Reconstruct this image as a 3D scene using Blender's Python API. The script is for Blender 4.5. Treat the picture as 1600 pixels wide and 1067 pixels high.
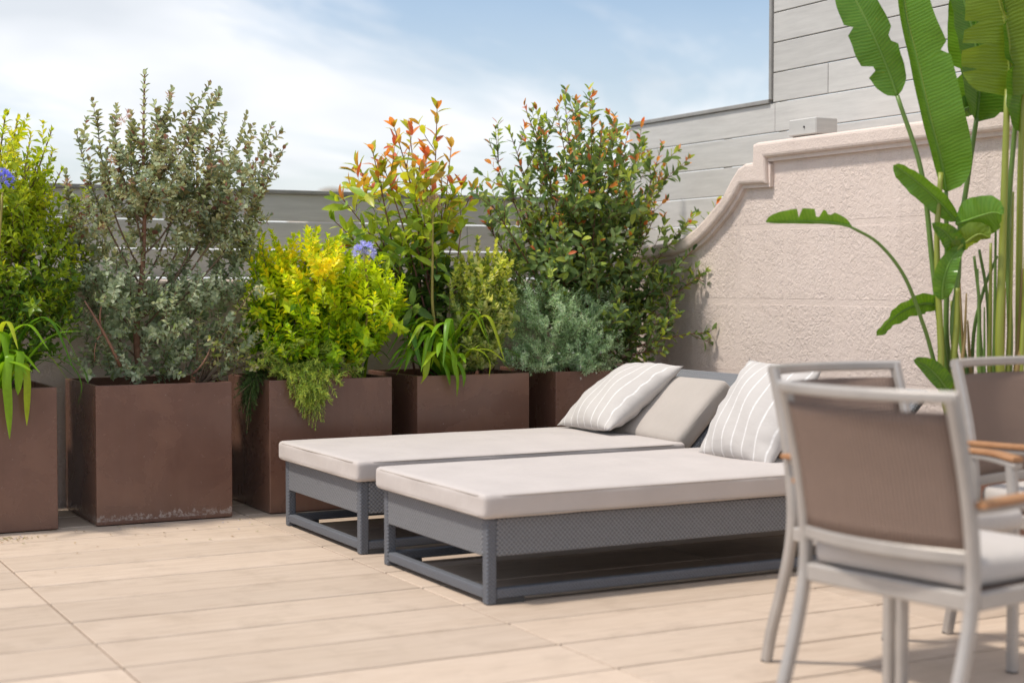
import bpy, bmesh, math, random
import numpy as np
from mathutils import Vector, Matrix

for o in list(bpy.data.objects):
    bpy.data.objects.remove(o)
S = bpy.context.scene
COL = S.collection
R = math.radians

# ------------------------------------------------------------------ camera
FPX, YAW, PITCH, CAMH = 2440.0, R(27.94), math.atan(90 / 2440), 1.2
cam_d = bpy.data.cameras.new('camera')
cam = bpy.data.objects.new('camera', cam_d)
COL.objects.link(cam)
cam.location = (0, 0, CAMH)
cam.rotation_euler = (math.pi / 2 - PITCH, 0, -YAW)
cam_d.sensor_width = 36
cam_d.lens = FPX / 1600 * 36
cam_d.clip_end = 9000
cam_d.dof.use_dof = True
cam_d.dof.focus_distance = 8.0
cam_d.dof.aperture_fstop = 1.8
S.camera = cam

# ------------------------------------------------------------------ sky and sun
SUN_EL = R(62)
SUN_TRAVEL = Vector((0.97, -0.2, 0)).normalized()          # horizontal direction the light travels
world = bpy.data.worlds.new('World')
S.world = world
world.use_nodes = True


def node(nt, typ, ins=None, **props):
    n = nt.nodes.new(typ)
    for k, v in props.items():
        setattr(n, k, v)
    for k, v in (ins or {}).items():
        s = n.inputs[k]
        if isinstance(v, bpy.types.NodeSocket):
            nt.links.new(v, s)
        else:
            s.default_value = v
    return n


def mth(nt, op, a, b=0.0, c=0.0, clamp=False):
    n = nt.nodes.new('ShaderNodeMath')
    n.operation = op
    n.use_clamp = clamp
    for i, v in enumerate((a, b, c)):
        if isinstance(v, bpy.types.NodeSocket):
            nt.links.new(v, n.inputs[i])
        else:
            n.inputs[i].default_value = v
    return n.outputs[0]


def ramp(nt, fac, stops):
    n = nt.nodes.new('ShaderNodeValToRGB')
    nt.links.new(fac, n.inputs[0])
    e = n.color_ramp.elements
    while len(e) < len(stops):
        e.new(0.5)
    for el, (p, c) in zip(e, stops):
        el.position = p
        el.color = (c, c, c, 1) if isinstance(c, (int, float)) else (*c, 1)
    return n.outputs[0]


def mixc(nt, fac, a, b, blend='MIX'):
    n = nt.nodes.new('ShaderNodeMix')
    n.data_type = 'RGBA'
    n.blend_type = blend
    for s, v in ((n.inputs[0], fac), (n.inputs[6], a), (n.inputs[7], b)):
        if isinstance(v, bpy.types.NodeSocket):
            nt.links.new(v, s)
        else:
            s.default_value = v if isinstance(v, (int, float)) else (*v, 1)
    return n.outputs[2]


wt = world.node_tree
wt.nodes.clear()
sky = node(wt, 'ShaderNodeTexSky', sky_type='NISHITA', sun_disc=False, sun_elevation=SUN_EL,
           sun_rotation=math.atan2(-SUN_TRAVEL.x, -SUN_TRAVEL.y), altitude=50, air_density=1.0, dust_density=1.4, ozone_density=1.5)
tc = node(wt, 'ShaderNodeTexCoord')
sep = node(wt, 'ShaderNodeSeparateXYZ', {0: tc.outputs['Generated']})
# project the view direction on a cloud layer so that streaks flatten towards the horizon
hz = mth(wt, 'ADD', mth(wt, 'MAXIMUM', sep.outputs[2], 0.0), 0.45)
px_ = mth(wt, 'DIVIDE', sep.outputs[0], hz)
py_ = mth(wt, 'DIVIDE', sep.outputs[1], hz)
cv = node(wt, 'ShaderNodeCombineXYZ', {0: px_, 1: py_})
mp = node(wt, 'ShaderNodeMapping', {0: cv.outputs[0], 1: (7.3, 3.4, 0.0), 2: (0, 0, R(40)), 3: (1.0, 1.5, 1)})
nz = node(wt, 'ShaderNodeTexNoise', {'Vector': mp.outputs[0], 'Scale': 1.2, 'Detail': 10.0, 'Roughness': 0.6, 'Distortion': 1.1})
cl = ramp(wt, nz.outputs[0], [(0.43, 0.0), (0.60, 1.0)])
cl = mth(wt, 'MULTIPLY', cl, 0.88)
# pale veil towards the horizon, all round
veil = ramp(wt, sep.outputs[2], [(0.0, 0.85), (0.07, 0.5), (0.18, 0.08), (1.0, 0.05)])
cl = mth(wt, 'MAXIMUM', cl, veil)
SKY_STR = 0.10
skycol = node(wt, 'ShaderNodeVectorMath', {0: sky.outputs[0], 1: (SKY_STR, SKY_STR, SKY_STR)}, operation='MULTIPLY')
cn = node(wt, 'ShaderNodeTexNoise', {'Vector': mp.outputs[0], 'Scale': 2.1, 'Detail': 4.0})
ccol = ramp(wt, cn.outputs[0], [(0.34, (0.54, 0.56, 0.59)), (0.58, (0.74, 0.74, 0.755))])
fin = mixc(wt, cl, skycol.outputs[0], ccol)
bg = node(wt, 'ShaderNodeBackground', {0: fin, 1: 1.0})
wo = node(wt, 'ShaderNodeOutputWorld', {0: bg.outputs[0]})

sun_d = bpy.data.lights.new('sun', 'SUN')
sun_d.energy = 2.25
sun_d.angle = R(5)
sun_d.color = (1.0, 0.92, 0.82)
sun = bpy.data.objects.new('sun', sun_d)
COL.objects.link(sun)
tdir = Vector((SUN_TRAVEL.x * math.cos(SUN_EL), SUN_TRAVEL.y * math.cos(SUN_EL), -math.sin(SUN_EL)))
sun.rotation_euler = tdir.to_track_quat('-Z', 'Y').to_euler()
sun.location = (0, 0, 30)

S.view_settings.view_transform = 'Standard'
S.view_settings.look = 'None'
S.view_settings.gamma = 1
S.view_settings.use_curve_mapping = False
S.view_settings.exposure = 0.63
S.render.engine = 'CYCLES'

# ------------------------------------------------------------------ pixel helpers (photo pixels -> points of the place)
FW = Vector((math.sin(YAW) * math.cos(PITCH), math.cos(YAW) * math.cos(PITCH), -math.sin(PITCH)))
RT = Vector((math.cos(YAW), -math.sin(YAW), 0))
UP = RT.cross(FW)
CAM = Vector((0, 0, CAMH))


def ray(x, y):
    return FW + RT * ((x - 800) / FPX) - UP * ((y - 533.5) / FPX)


def at(x, y, Y):
    d = ray(x, y)
    return CAM + d * (Y / d.y)


def atX(x, y, X):
    d = ray(x, y)
    return CAM + d * (X / d.x)


def atD(x, y, D):
    return CAM + ray(x, y) * D


# ------------------------------------------------------------------ object helpers
def tag(o, label=None, cat=None, group=None, kind=None):
    if label: o['label'] = label
    if cat: o['category'] = cat
    if group: o['group'] = group
    if kind: o['kind'] = kind
    return o


def empty(name, loc=(0, 0, 0), rz=0.0):
    o = bpy.data.objects.new(name, None)
    o.empty_display_size = 0.1
    COL.objects.link(o)
    o.location = loc
    o.rotation_euler = (0, 0, rz)
    return o


def link(name, me, mat=None, parent=None, smooth=False):
    o = bpy.data.objects.new(name, me)
    COL.objects.link(o)
    if mat is not None and not me.materials:
        me.materials.append(mat)
    if smooth:
        me.polygons.foreach_set('use_smooth', [True] * len(me.polygons))
    if parent is not None:
        o.parent = parent
    return o


def mesh_of(bm, name='m'):
    me = bpy.data.meshes.new(name)
    bm.normal_update()
    bm.to_mesh(me)
    bm.free()
    return me


def add_box(bm, lo, hi, bev=0.0, seg=1):
    r = bmesh.ops.create_cube(bm, size=1.0)
    vs = r['verts']
    lo, hi = Vector(lo), Vector(hi)
    c, s = (lo + hi) / 2, hi - lo
    for v in vs:
        v.co = Vector((v.co.x * s.x, v.co.y * s.y, v.co.z * s.z)) + c
    if bev > 0:
        es = list({e for v in vs for e in v.link_edges})
        bmesh.ops.bevel(bm, geom=es, offset=bev, segments=seg, profile=0.5, affect='EDGES')
    return bm


def box_obj(name, lo, hi, mat, parent=None, bev=0.0, seg=1, smooth=False):
    bm = bmesh.new()
    add_box(bm, lo, hi, bev, seg)
    return link(name, mesh_of(bm), mat, parent, smooth)


def add_sweep(bm, pts, w, h, side, cap=True):
    """rectangular bar along pts; w along `side`, h across."""
    pts = [Vector(p) for p in pts]
    side = Vector(side).normalized()
    rings = []
    n = len(pts)
    for i, p in enumerate(pts):
        t = (pts[min(i + 1, n - 1)] - pts[max(i - 1, 0)]).normalized()
        nn = t.cross(side).normalized()
        sd = nn.cross(t).normalized()
        b = min(w, h) * 0.22
        prof = [(-w / 2 + b, -h / 2), (w / 2 - b, -h / 2), (w / 2, -h / 2 + b), (w / 2, h / 2 - b),
                (w / 2 - b, h / 2), (-w / 2 + b, h / 2), (-w / 2, h / 2 - b), (-w / 2, -h / 2 + b)]
        rings.append([bm.verts.new(p + sd * a + nn * c) for a, c in prof])
    for i in range(n - 1):
        for k in range(8):
            a, b_ = rings[i], rings[i + 1]
            bm.faces.new((a[k], a[(k + 1) % 8], b_[(k + 1) % 8], b_[k]))
    if cap:
        bm.faces.new(rings[0][::-1])
        bm.faces.new(rings[-1])
    return bm


def sweep_obj(name, pts, w, h, side, mat, parent=None):
    bm = bmesh.new()
    add_sweep(bm, pts, w, h, side)
    bmesh.ops.recalc_face_normals(bm, faces=bm.faces)
    return link(name, mesh_of(bm), mat, parent)


def add_tube(bm, pts, radii, sides=6):
    pts = [Vector(p) for p in pts]
    n = len(pts)
    rings = []
    ref = Vector((0.31, 0.17, 0.93))
    for i, p in enumerate(pts):
        t = (pts[min(i + 1, n - 1)] - pts[max(i - 1, 0)])
        t = t.normalized() if t.length > 1e-9 else Vector((0, 0, 1))
        a = t.cross(ref)
        if a.length < 0.05:
            a = t.cross(Vector((1, 0, 0)))
        a.normalize()
        b = t.cross(a)
        r = radii[i] if isinstance(radii, (list, tuple)) else radii
        rings.append([bm.verts.new(p + (a * math.cos(2 * math.pi * k / sides) + b * math.sin(2 * math.pi * k / sides)) * r) for k in range(sides)])
    for i in range(n - 1):
        for k in range(sides):
            bm.faces.new((rings[i][k], rings[i][(k + 1) % sides], rings[i + 1][(k + 1) % sides], rings[i + 1][k]))
    bm.faces.new(rings[0][::-1])
    bm.faces.new(rings[-1])
    return bm


def tube_obj(name, pts, radii, mat, parent=None, sides=7):
    bm = bmesh.new()
    add_tube(bm, pts, radii, sides)
    return link(name, mesh_of(bm), mat, parent, True)


def bez(a, b, c, n=8):
    a, b, c = Vector(a), Vector(b), Vector(c)
    return [a * (1 - t) ** 2 + b * 2 * t * (1 - t) + c * t * t for t in [i / (n - 1) for i in range(n)]]


def spline(pts, n=6):
    """Catmull-Rom through pts."""
    P = [Vector(p) for p in pts]
    P = [P[0] * 2 - P[1]] + P + [P[-1] * 2 - P[-2]]
    out = []
    for i in range(1, len(P) - 2):
        p0, p1, p2, p3 = P[i - 1:i + 3]
        for k in range(n):
            t = k / n
            out.append(0.5 * ((2 * p1) + (p2 - p0) * t + (2 * p0 - 5 * p1 + 4 * p2 - p3) * t * t + (3 * p1 - p0 - 3 * p2 + p3) * t ** 3))
    out.append(P[-2])
    return out


# ------------------------------------------------------------------ materials
def newmat(name):
    m = bpy.data.materials.new(name)
    m.use_nodes = True
    nt = m.node_tree
    nt.nodes.clear()
    out = nt.nodes.new('ShaderNodeOutputMaterial')
    p = nt.nodes.new('ShaderNodeBsdfPrincipled')
    nt.links.new(p.outputs[0], out.inputs[0])
    return m, nt, p, out


def setp(nt, p, **kw):
    for k, v in kw.items():
        s = p.inputs[k.replace('_', ' ')]
        if isinstance(v, bpy.types.NodeSocket):
            nt.links.new(v, s)
        elif isinstance(v, tuple) and len(v) == 3 and s.type == 'RGBA':
            s.default_value = (*v, 1)
        else:
            s.default_value = v


def ocoord(nt):
    return node(nt, 'ShaderNodeTexCoord').outputs['Object']


def geo_pos(nt):
    return node(nt, 'ShaderNodeNewGeometry').outputs['Position']


def noise(nt, vec, scale, detail=4.0, rough=0.55, dist=0.0):
    return node(nt, 'ShaderNodeTexNoise', {'Vector': vec, 'Scale': scale, 'Detail': detail, 'Roughness': rough, 'Distortion': dist}).outputs[0]


def mapping(nt, vec, loc=(0, 0, 0), rot=(0, 0, 0), scl=(1, 1, 1)):
    return node(nt, 'ShaderNodeMapping', {0: vec, 1: loc, 2: rot, 3: scl}).outputs[0]


def bump(nt, h, strength=0.4, dist=0.01, normal=None):
    ins = {'Height': h, 'Strength': strength, 'Distance': dist}
    if normal is not None:
        ins['Normal'] = normal
    return node(nt, 'ShaderNodeBump', ins).outputs[0]


def mat_plank():
    m, nt, p, _ = newmat('deck_plank_mat')
    oi = node(nt, 'ShaderNodeObjectInfo')
    co = node(nt, 'ShaderNodeVectorMath', {0: ocoord(nt), 1: node(nt, 'ShaderNodeVectorMath', {0: oi.outputs['Random'], 1: (37.0, 19.0, 5.0)}, operation='MULTIPLY').outputs[0]}, operation='ADD').outputs[0]
    g1 = noise(nt, mapping(nt, co, scl=(1.3, 22, 1)), 3.0, 6, 0.6, 0.6)
    g2 = noise(nt, mapping(nt, co, scl=(1.0, 3.0, 1)), 1.6, 3)
    g3 = noise(nt, mapping(nt, co, scl=(2.0, 90, 1)), 4.0, 3)
    c = ramp(nt, g1, [(0.25, (0.44, 0.335, 0.25)), (0.52, (0.575, 0.46, 0.36)), (0.8, (0.65, 0.535, 0.435))])
    c = mixc(nt, mth(nt, 'MULTIPLY', g2, 0.55), c, (0.62, 0.515, 0.425))
    c = mixc(nt, mth(nt, 'MULTIPLY', ramp(nt, g3, [(0.48, 0.0), (0.72, 1.0)]), 0.30), c, (0.38, 0.275, 0.18))
    tone = mth(nt, 'MULTIPLY_ADD', oi.outputs['Random'], 0.20, 0.87)
    c = mixc(nt, 1.0, c, node(nt, 'ShaderNodeCombineColor', {0: tone, 1: tone, 2: tone}).outputs[0], 'MULTIPLY')
    # scattered dirt
    d = noise(nt, geo_pos(nt), 5.0, 6, 0.7)
    c = mixc(nt, mth(nt, 'MULTIPLY', ramp(nt, d, [(0.52, 0.0), (0.76, 1.0)]), 0.42), c, (0.30, 0.23, 0.17))
    setp(nt, p, Base_Color=c, Roughness=mth(nt, 'MULTIPLY_ADD', g1, 0.2, 0.45), Normal=bump(nt, g1, 0.12, 0.004))
    p.inputs['Specular IOR Level'].default_value = 0.3
    return m


def mat_noise(name, c1, c2, scale=8.0, rough=0.7, bstr=0.1, bscale=60.0, metal=0.0, spec=0.4, bdist=0.003):
    m, nt, p, _ = newmat(name)
    co = geo_pos(nt)
    n = noise(nt, co, scale, 5, 0.6)
    c = ramp(nt, n, [(0.3, c1), (0.7, c2)])
    setp(nt, p, Base_Color=c, Roughness=rough, Metallic=metal)
    p.inputs['Specular IOR Level'].default_value = spec
    if bstr:
        setp(nt, p, Normal=bump(nt, noise(nt, co, bscale, 3), bstr, bdist))
    return m


def mat_planter(stain):
    m, nt, p, _ = newmat('planter_paint_stained' if stain else 'planter_paint')
    co = geo_pos(nt)
    n = noise(nt, co, 3.2, 6, 0.62, 0.4)
    n2 = noise(nt, mapping(nt, co, scl=(1, 1, 0.12)), 30, 3)
    c = ramp(nt, n, [(0.28, (0.115, 0.054, 0.037)), (0.5, (0.150, 0.073, 0.049)), (0.72, (0.195, 0.098, 0.062))])
    c = mixc(nt, mth(nt, 'MULTIPLY', n2, 0.25), c, (0.21, 0.13, 0.11))
    sp = noise(nt, co, 55, 2)
    c = mixc(nt, mth(nt, 'MULTIPLY', ramp(nt, sp, [(0.70, 0.0), (0.74, 1.0)]), 0.35), c, (0.45, 0.40, 0.37))
    rg = mth(nt, 'MULTIPLY_ADD', n, 0.28, 0.13)
    if stain:
        z = node(nt, 'ShaderNodeSeparateXYZ', {0: co}).outputs[2]
        edge = noise(nt, mapping(nt, co, scl=(1, 1, 0.3)), 26, 5, 0.7)
        lim = mth(nt, 'MULTIPLY_ADD', edge, 0.16, -0.03)
        f = mth(nt, 'MULTIPLY', mth(nt, 'LESS_THAN', z, lim), mth(nt, 'GREATER_THAN', z, 0.022))
        blot = ramp(nt, noise(nt, co, 60, 4, 0.7), [(0.42, 0.0), (0.6, 1.0)])
        c = mixc(nt, mth(nt, 'MULTIPLY', mth(nt, 'MULTIPLY', f, blot), 0.55), c, (0.50, 0.45, 0.42))
    setp(nt, p, Base_Color=c, Roughness=rg, Normal=bump(nt, noise(nt, co, 160, 2), 0.06, 0.002))
    p.inputs['Specular IOR Level'].default_value = 0.55
    return m


def mat_stucco(name, rough_relief):
    m, nt, p, _ = newmat(name)
    co = geo_pos(nt)
    big = noise(nt, co, 1.3, 5, 0.6)
    c = ramp(nt, big, [(0.3, (0.66, 0.555, 0.495)), (0.7, (0.74, 0.635, 0.575))])
    st = noise(nt, mapping(nt, co, scl=(1, 6.0, 0.5)), 1.6, 5, 0.65)
    c = mixc(nt, mth(nt, 'MULTIPLY', ramp(nt, st, [(0.52, 0.0), (0.74, 1.0)]), 0.38), c, (0.47, 0.40, 0.36))
    if rough_relief:
        w = noise(nt, co, 36, 4, 0.6, 0.9)
        w = ramp(nt, w, [(0.36, 0.0), (0.52, 0.6), (0.70, 1.0)])
        h = mth(nt, 'MULTIPLY_ADD', noise(nt, co, 130, 3), 0.35, w)
        h = mth(nt, 'MULTIPLY', h, ramp(nt, noise(nt, co, 3.5, 3), [(0.35, 0.45), (0.6, 1.0)]))
        setp(nt, p, Normal=bump(nt, h, 0.55, 0.0075))
    else:
        setp(nt, p, Normal=bump(nt, mth(nt, 'MULTIPLY_ADD', noise(nt, co, 36, 4, 0.6, 0.9), 1.4, noise(nt, co, 110, 3)), 0.45, 0.006))
    setp(nt, p, Base_Color=c, Roughness=0.9)
    p.inputs['Specular IOR Level'].default_value = 0.2
    return m


def mat_slat():
    m, nt, p, _ = newmat('fence_slat_mat')
    oi = node(nt, 'ShaderNodeObjectInfo')
    co = geo_pos(nt)
    g = noise(nt, mapping(nt, co, scl=(1.2, 1.2, 14)), 3.0, 5, 0.6)
    b = noise(nt, co, 2.2, 4, 0.6)
    c = ramp(nt, g, [(0.3, (0.44, 0.435, 0.42)), (0.7, (0.55, 0.545, 0.525))])
    c = mixc(nt, mth(nt, 'MULTIPLY', b, 0.4), c, (0.66, 0.65, 0.62))
    t = mth(nt, 'MULTIPLY_ADD', oi.outputs['Random'], 0.12, 0.92)
    c = mixc(nt, 1.0, c, node(nt, 'ShaderNodeCombineColor', {0: t, 1: t, 2: t}).outputs[0], 'MULTIPLY')
    setp(nt, p, Base_Color=c, Roughness=0.75, Normal=bump(nt, g, 0.1, 0.003))
    p.inputs['Specular IOR Level'].default_value = 0.25
    return m


def mat_wicker(name, c_hi, c_lo, pitch, bstr=0.8, rough=0.55, only_y=False, diag=True):
    m, nt, p, _ = newmat(name)
    s = node(nt, 'ShaderNodeSeparateXYZ', {0: ocoord(nt)})
    along = mth(nt, 'ADD', s.outputs[1] if only_y else mth(nt, 'ADD', s.outputs[0], s.outputs[1]), mth(nt, 'MULTIPLY', noise(nt, ocoord(nt), 14, 2), pitch * .5))
    u = mth(nt, 'MULTIPLY', mth(nt, 'ADD', along, s.outputs[2]), .75 / pitch)
    v = mth(nt, 'MULTIPLY', mth(nt, 'SUBTRACT', along, s.outputs[2]), .75 / pitch)
    if not diag:
        u = mth(nt, 'MULTIPLY', along, 1 / pitch)
        v = mth(nt, 'MULTIPLY', s.outputs[2], 1.5 / pitch)
    chk = mth(nt, 'MODULO', mth(nt, 'ADD', mth(nt, 'FLOOR', u), mth(nt, 'FLOOR', v)), 2.0)
    chk = mth(nt, 'ABSOLUTE', chk)
    su = mth(nt, 'ABSOLUTE', mth(nt, 'SINE', mth(nt, 'MULTIPLY', u, math.pi)))
    sv = mth(nt, 'ABSOLUTE', mth(nt, 'SINE', mth(nt, 'MULTIPLY', v, math.pi)))
    a = mth(nt, 'MULTIPLY', sv, mth(nt, 'POWER', su, 0.35))
    b = mth(nt, 'MULTIPLY', su, mth(nt, 'POWER', sv, 0.35))
    h = node(nt, 'ShaderNodeMix', {0: chk, 2: a, 3: b}).outputs[0]
    n = noise(nt, ocoord(nt), 40, 3)
    c = mixc(nt, ramp(nt, h, [(0.1, 0.0), (0.55, 1.0)]), c_lo, c_hi)
    c = mixc(nt, mth(nt, 'MULTIPLY', n, 0.3), c, tuple(x * 1.25 for x in c_hi))
    setp(nt, p, Base_Color=c, Roughness=rough, Normal=bump(nt, h, bstr, pitch * 0.3))
    p.inputs['Specular IOR Level'].default_value = 0.4
    return m


def mat_fabric(name, col, stripes=False):
    m, nt, p, _ = newmat(name)
    co = ocoord(nt)
    n = noise(nt, co, 4.0, 4)
    c = ramp(nt, n, [(0.3, tuple(x * 0.95 for x in col)), (0.7, tuple(min(1, x * 1.04) for x in col))])
    weave = noise(nt, co, 420, 2)
    fold = noise(nt, mapping(nt, co, scl=(1, 1.6, 1)), 7.0, 3)
    if stripes:
        x = node(nt, 'ShaderNodeSeparateXYZ', {0: co}).outputs[0]
        s = mth(nt, 'ABSOLUTE', mth(nt, 'SUBTRACT', mth(nt, 'FRACT', mth(nt, 'MULTIPLY_ADD', x, 1 / 0.072, 0.3)), 0.5))
        line = ramp(nt, s, [(0.04, 1.0), (0.07, 0.0)])
        brk = ramp(nt, noise(nt, co, 60, 3), [(0.35, 0.55), (0.6, 1.0)])
        c = mixc(nt, mth(nt, 'MULTIPLY', line, brk), c, (0.74, 0.73, 0.72))
        fl = noise(nt, mapping(nt, co, scl=(30, 1.5, 30)), 6.0, 3)
        c = mixc(nt, mth(nt, 'MULTIPLY', fl, 0.25), c, (0.54, 0.52, 0.50))
    h = mth(nt, 'MULTIPLY_ADD', fold, 1.0, mth(nt, 'MULTIPLY', weave, 0.06))
    setp(nt, p, Base_Color=c, Roughness=0.9, Normal=bump(nt, h, 0.5, 0.014))
    p.inputs['Sheen Weight'].default_value = 0.15
    p.inputs['Specular IOR Level'].default_value = 0.15
    return m


def mat_leaf(name, mode, base=(0.1, 0.2, 0.03), gloss=0.4, trans=0.35, tboost=(1.25, 1.15, 0.6)):
    """mode 'attr': colour from the mesh's tint attribute; 'obj': from the object's colour."""
    m, nt, p, out = newmat(name)
    if mode == 'attr':
        c = node(nt, 'ShaderNodeAttribute', attribute_name='tint').outputs['Color']
    elif mode == 'obj':
        c = node(nt, 'ShaderNodeObjectInfo').outputs['Color']
    else:
        rgb = node(nt, 'ShaderNodeRGB')
        rgb.outputs[0].default_value = (*base, 1)
        c = rgb.outputs[0]
    n = noise(nt, geo_pos(nt), 45, 3)
    v = mth(nt, 'MULTIPLY_ADD', n, 0.6, 0.95)
    c = mixc(nt, 1.0, c, node(nt, 'ShaderNodeCombineColor', {0: v, 1: v, 2: v}).outputs[0], 'MULTIPLY')
    setp(nt, p, Base_Color=c, Roughness=gloss)
    p.inputs['Specular IOR Level'].default_value = 0.4
    tcol = mixc(nt, 1.0, c, tboost, 'MULTIPLY')
    tr = node(nt, 'ShaderNodeBsdfTranslucent', {0: tcol})
    mx = node(nt, 'ShaderNodeMixShader', {0: trans, 1: p.outputs[0], 2: tr.outputs[0]})
    nt.links.new(mx.outputs[0], out.inputs[0])
    return m


M = {}
M['plank'] = mat_plank()
M['grout'] = mat_noise('grout', (0.085, 0.065, 0.05), (0.13, 0.10, 0.08), 20, 0.95, 0.2)
M['planter'] = mat_planter(False)
M['planter_s'] = mat_planter(True)
M['soil'] = mat_noise('soil', (0.035, 0.024, 0.016), (0.09, 0.062, 0.042), 30, 0.95, 0.9, 60, bdist=0.02)
M['stucco'] = mat_stucco('stucco_smooth', False)
M['stucco_r'] = mat_stucco('stucco_rough', True)
M['slat'] = mat_slat()
M['post'] = mat_noise('fence_metal', (0.25, 0.245, 0.235), (0.33, 0.325, 0.31), 12, 0.5, 0.05)
M['wick'] = mat_wicker('lounger_wicker', (0.215, 0.222, 0.238), (0.055, 0.06, 0.07), 0.0145)
M['wick_rail'] = mat_wicker('lounger_rail_wicker', (0.14, 0.15, 0.172), (0.08, 0.088, 0.105), 0.012)
M['cushion'] = mat_fabric('cushion_fabric', (0.52, 0.475, 0.45))
M['back_cushion'] = mat_fabric('back_cushion_fabric', (0.42, 0.38, 0.345))
M['pillow'] = mat_fabric('pillow_fabric', (0.50, 0.475, 0.455), True)
M['pipe'] = mat_noise('piping', (0.40, 0.36, 0.325), (0.46, 0.41, 0.37), 20, 0.9, 0)
M['alu'] = mat_noise('chair_aluminium', (0.38, 0.355, 0.33), (0.45, 0.42, 0.39), 9, 0.38, 0.03, 200, metal=0.25, spec=0.5)
M['mesh'] = mat_wicker('chair_weave', (0.27, 0.19, 0.15), (0.07, 0.046, 0.036), 0.0115, 0.8, 0.6, True, False)
M['seat'] = mat_fabric('chair_cushion_fabric', (0.52, 0.485, 0.455))
M['teak'] = mat_noise('teak', (0.34, 0.165, 0.075), (0.46, 0.245, 0.12), 16, 0.5, 0.08)
M['rubber'] = mat_noise('glide', (0.05, 0.05, 0.05), (0.07, 0.07, 0.07), 9, 0.6, 0)
M['bark_red'] = mat_noise('bark_red', (0.17, 0.085, 0.055), (0.30, 0.165, 0.11), 40, 0.85, 0.5, 90)
M['bark'] = mat_noise('bark_brown', (0.13, 0.09, 0.06), (0.25, 0.17, 0.115), 40, 0.85, 0.5, 90)
M['twig_red'] = mat_noise('twig_red', (0.17, 0.075, 0.055), (0.26, 0.13, 0.09), 40, 0.6, 0.2, 90)
M['stalk'] = mat_noise('flower_stalk', (0.24, 0.22, 0.05), (0.34, 0.27, 0.08), 20, 0.5, 0)
M['leaf'] = mat_leaf('leaf_small', 'attr', gloss=0.42, trans=0.48)
M['leaf_matte'] = mat_leaf('leaf_matte', 'attr', gloss=0.6, trans=0.42, tboost=(1.15, 1.15, 0.8))
M['leaf_obj'] = mat_leaf('leaf_large', 'obj', gloss=0.36, trans=0.48)
M['leaf_obj_matte'] = mat_leaf('leaf_large_matte', 'obj', gloss=0.6, trans=0.42, tboost=(1.15, 1.15, 0.8))
M['petal'] = mat_leaf('petal', 'attr', gloss=0.6, trans=0.4, tboost=(1, 1, 1.1))
M['ground'] = mat_noise('town_ground', (0.16, 0.15, 0.13), (0.30, 0.28, 0.24), 0.02, 0.95, 0)
M['far_wall'] = mat_noise('far_render', (0.55, 0.50, 0.44), (0.62, 0.57, 0.5), 0.4, 0.9, 0)
M['far_roof'] = mat_noise('far_roof', (0.24, 0.22, 0.19), (0.33, 0.30, 0.25), 0.8, 0.8, 0)

# ================================================================== SETTING
# town ground far below the roof terrace
bm = bmesh.new()
bmesh.ops.create_grid(bm, x_segments=8, y_segments=8, size=4000)
g = link('ground', mesh_of(bm), M['ground'])
g.location.z = -12
tag(g, kind='structure')

# terrace slab and planks
WX, WY = 5.40, 8.60                         # faces of the side wall and the rear parapet
slab = box_obj('terrace_floor', (-8.5, -6, -0.35), (5.75, 9.05, -0.0185), M['grout'])
tag(slab, kind='structure')
box_obj('building_block', (-8.4, -5.9, -12.0), (5.7, 9.0, -0.352), M['far_wall'], slab)
PW, PL = 0.3665, 1.365
bm = bmesh.new()
add_box(bm, (-PL / 2 + 0.0032, -PW / 2 + 0.0068, -0.0175), (PL / 2 - 0.0036, PW / 2 - 0.0068, 0.0), 0.003)
plank_me = mesh_of(bm, 'plank')
plank_me.materials.append(M['plank'])
rng = random.Random(5)
for j in range(-10, 11):
    yc = 4.86 + (j + 0.5) * PW
    if yc + PW / 2 > WY + 0.02:
        continue
    for i in range(-4, 4):
        xc = 1.196 + (i + 0.5) * PL
        if xc + PL / 2 > WX + 0.05 and xc - PL / 2 > WX - 0.05:
            continue
        me = plank_me
        if xc + PL / 2 > WX:                 # cut at the wall
            b2 = bmesh.new()
            add_box(b2, (-PL / 2 + 0.0036, -PW / 2 + 0.0068, -0.0175), (WX - xc - 0.004, PW / 2 - 0.0068, 0.0), 0.003)
            me = mesh_of(b2, 'plank_cut')
            me.materials.append(M['plank'])
        o = link('plank', me, None, slab)
        o.location = (xc, yc, rng.uniform(-0.0006, 0.0004))

# ------------------------------------------------------------------ side wall with scrolled coping
CX0, CX1 = 5.345, 5.66                      # coping faces
outer_px = [(1600, 178), (1448, 190), (1300, 203), (1182, 216), (1175, 226), (1174, 254), (1163, 255.5), (1151, 264), (1140, 282), (1126, 310),
            (1100, 341), (1084, 358), (1066, 371), (1045, 379), (1015, 383)]
inner_px = [(1600, 200), (1448, 217), (1300, 232), (1193, 247), (1193.5, 258), (1194.5, 287), (1172, 287.5), (1154, 289), (1145, 306), (1129, 331),
            (1104, 361), (1088, 377), (1069, 391), (1046, 399), (1015, 403)]


def yz(pts, X):
    return [(atX(x, y, X).y, atX(x, y, X).z) for x, y in pts]


outer, inner = yz(outer_px, CX0), yz(inner_px, CX0)
zt_o = sum(p[1] for p in outer[:4]) / 4
zt_i = sum(p[1] for p in inner[:4]) / 4
Y0 = 2.2
for lst, z in ((outer, zt_o), (inner, zt_i)):
    for k in range(4):
        lst[k] = (lst[k][0], z)
    lst[0] = (Y0, z)
    lst.append((WY + 0.05, lst[-1][1] - 0.004))
wall = empty('stucco_wall', (WX, 5.4, 0))
tag(wall, 'pink stucco parapet wall of rough blocks with scrolled coping', 'wall')


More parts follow.
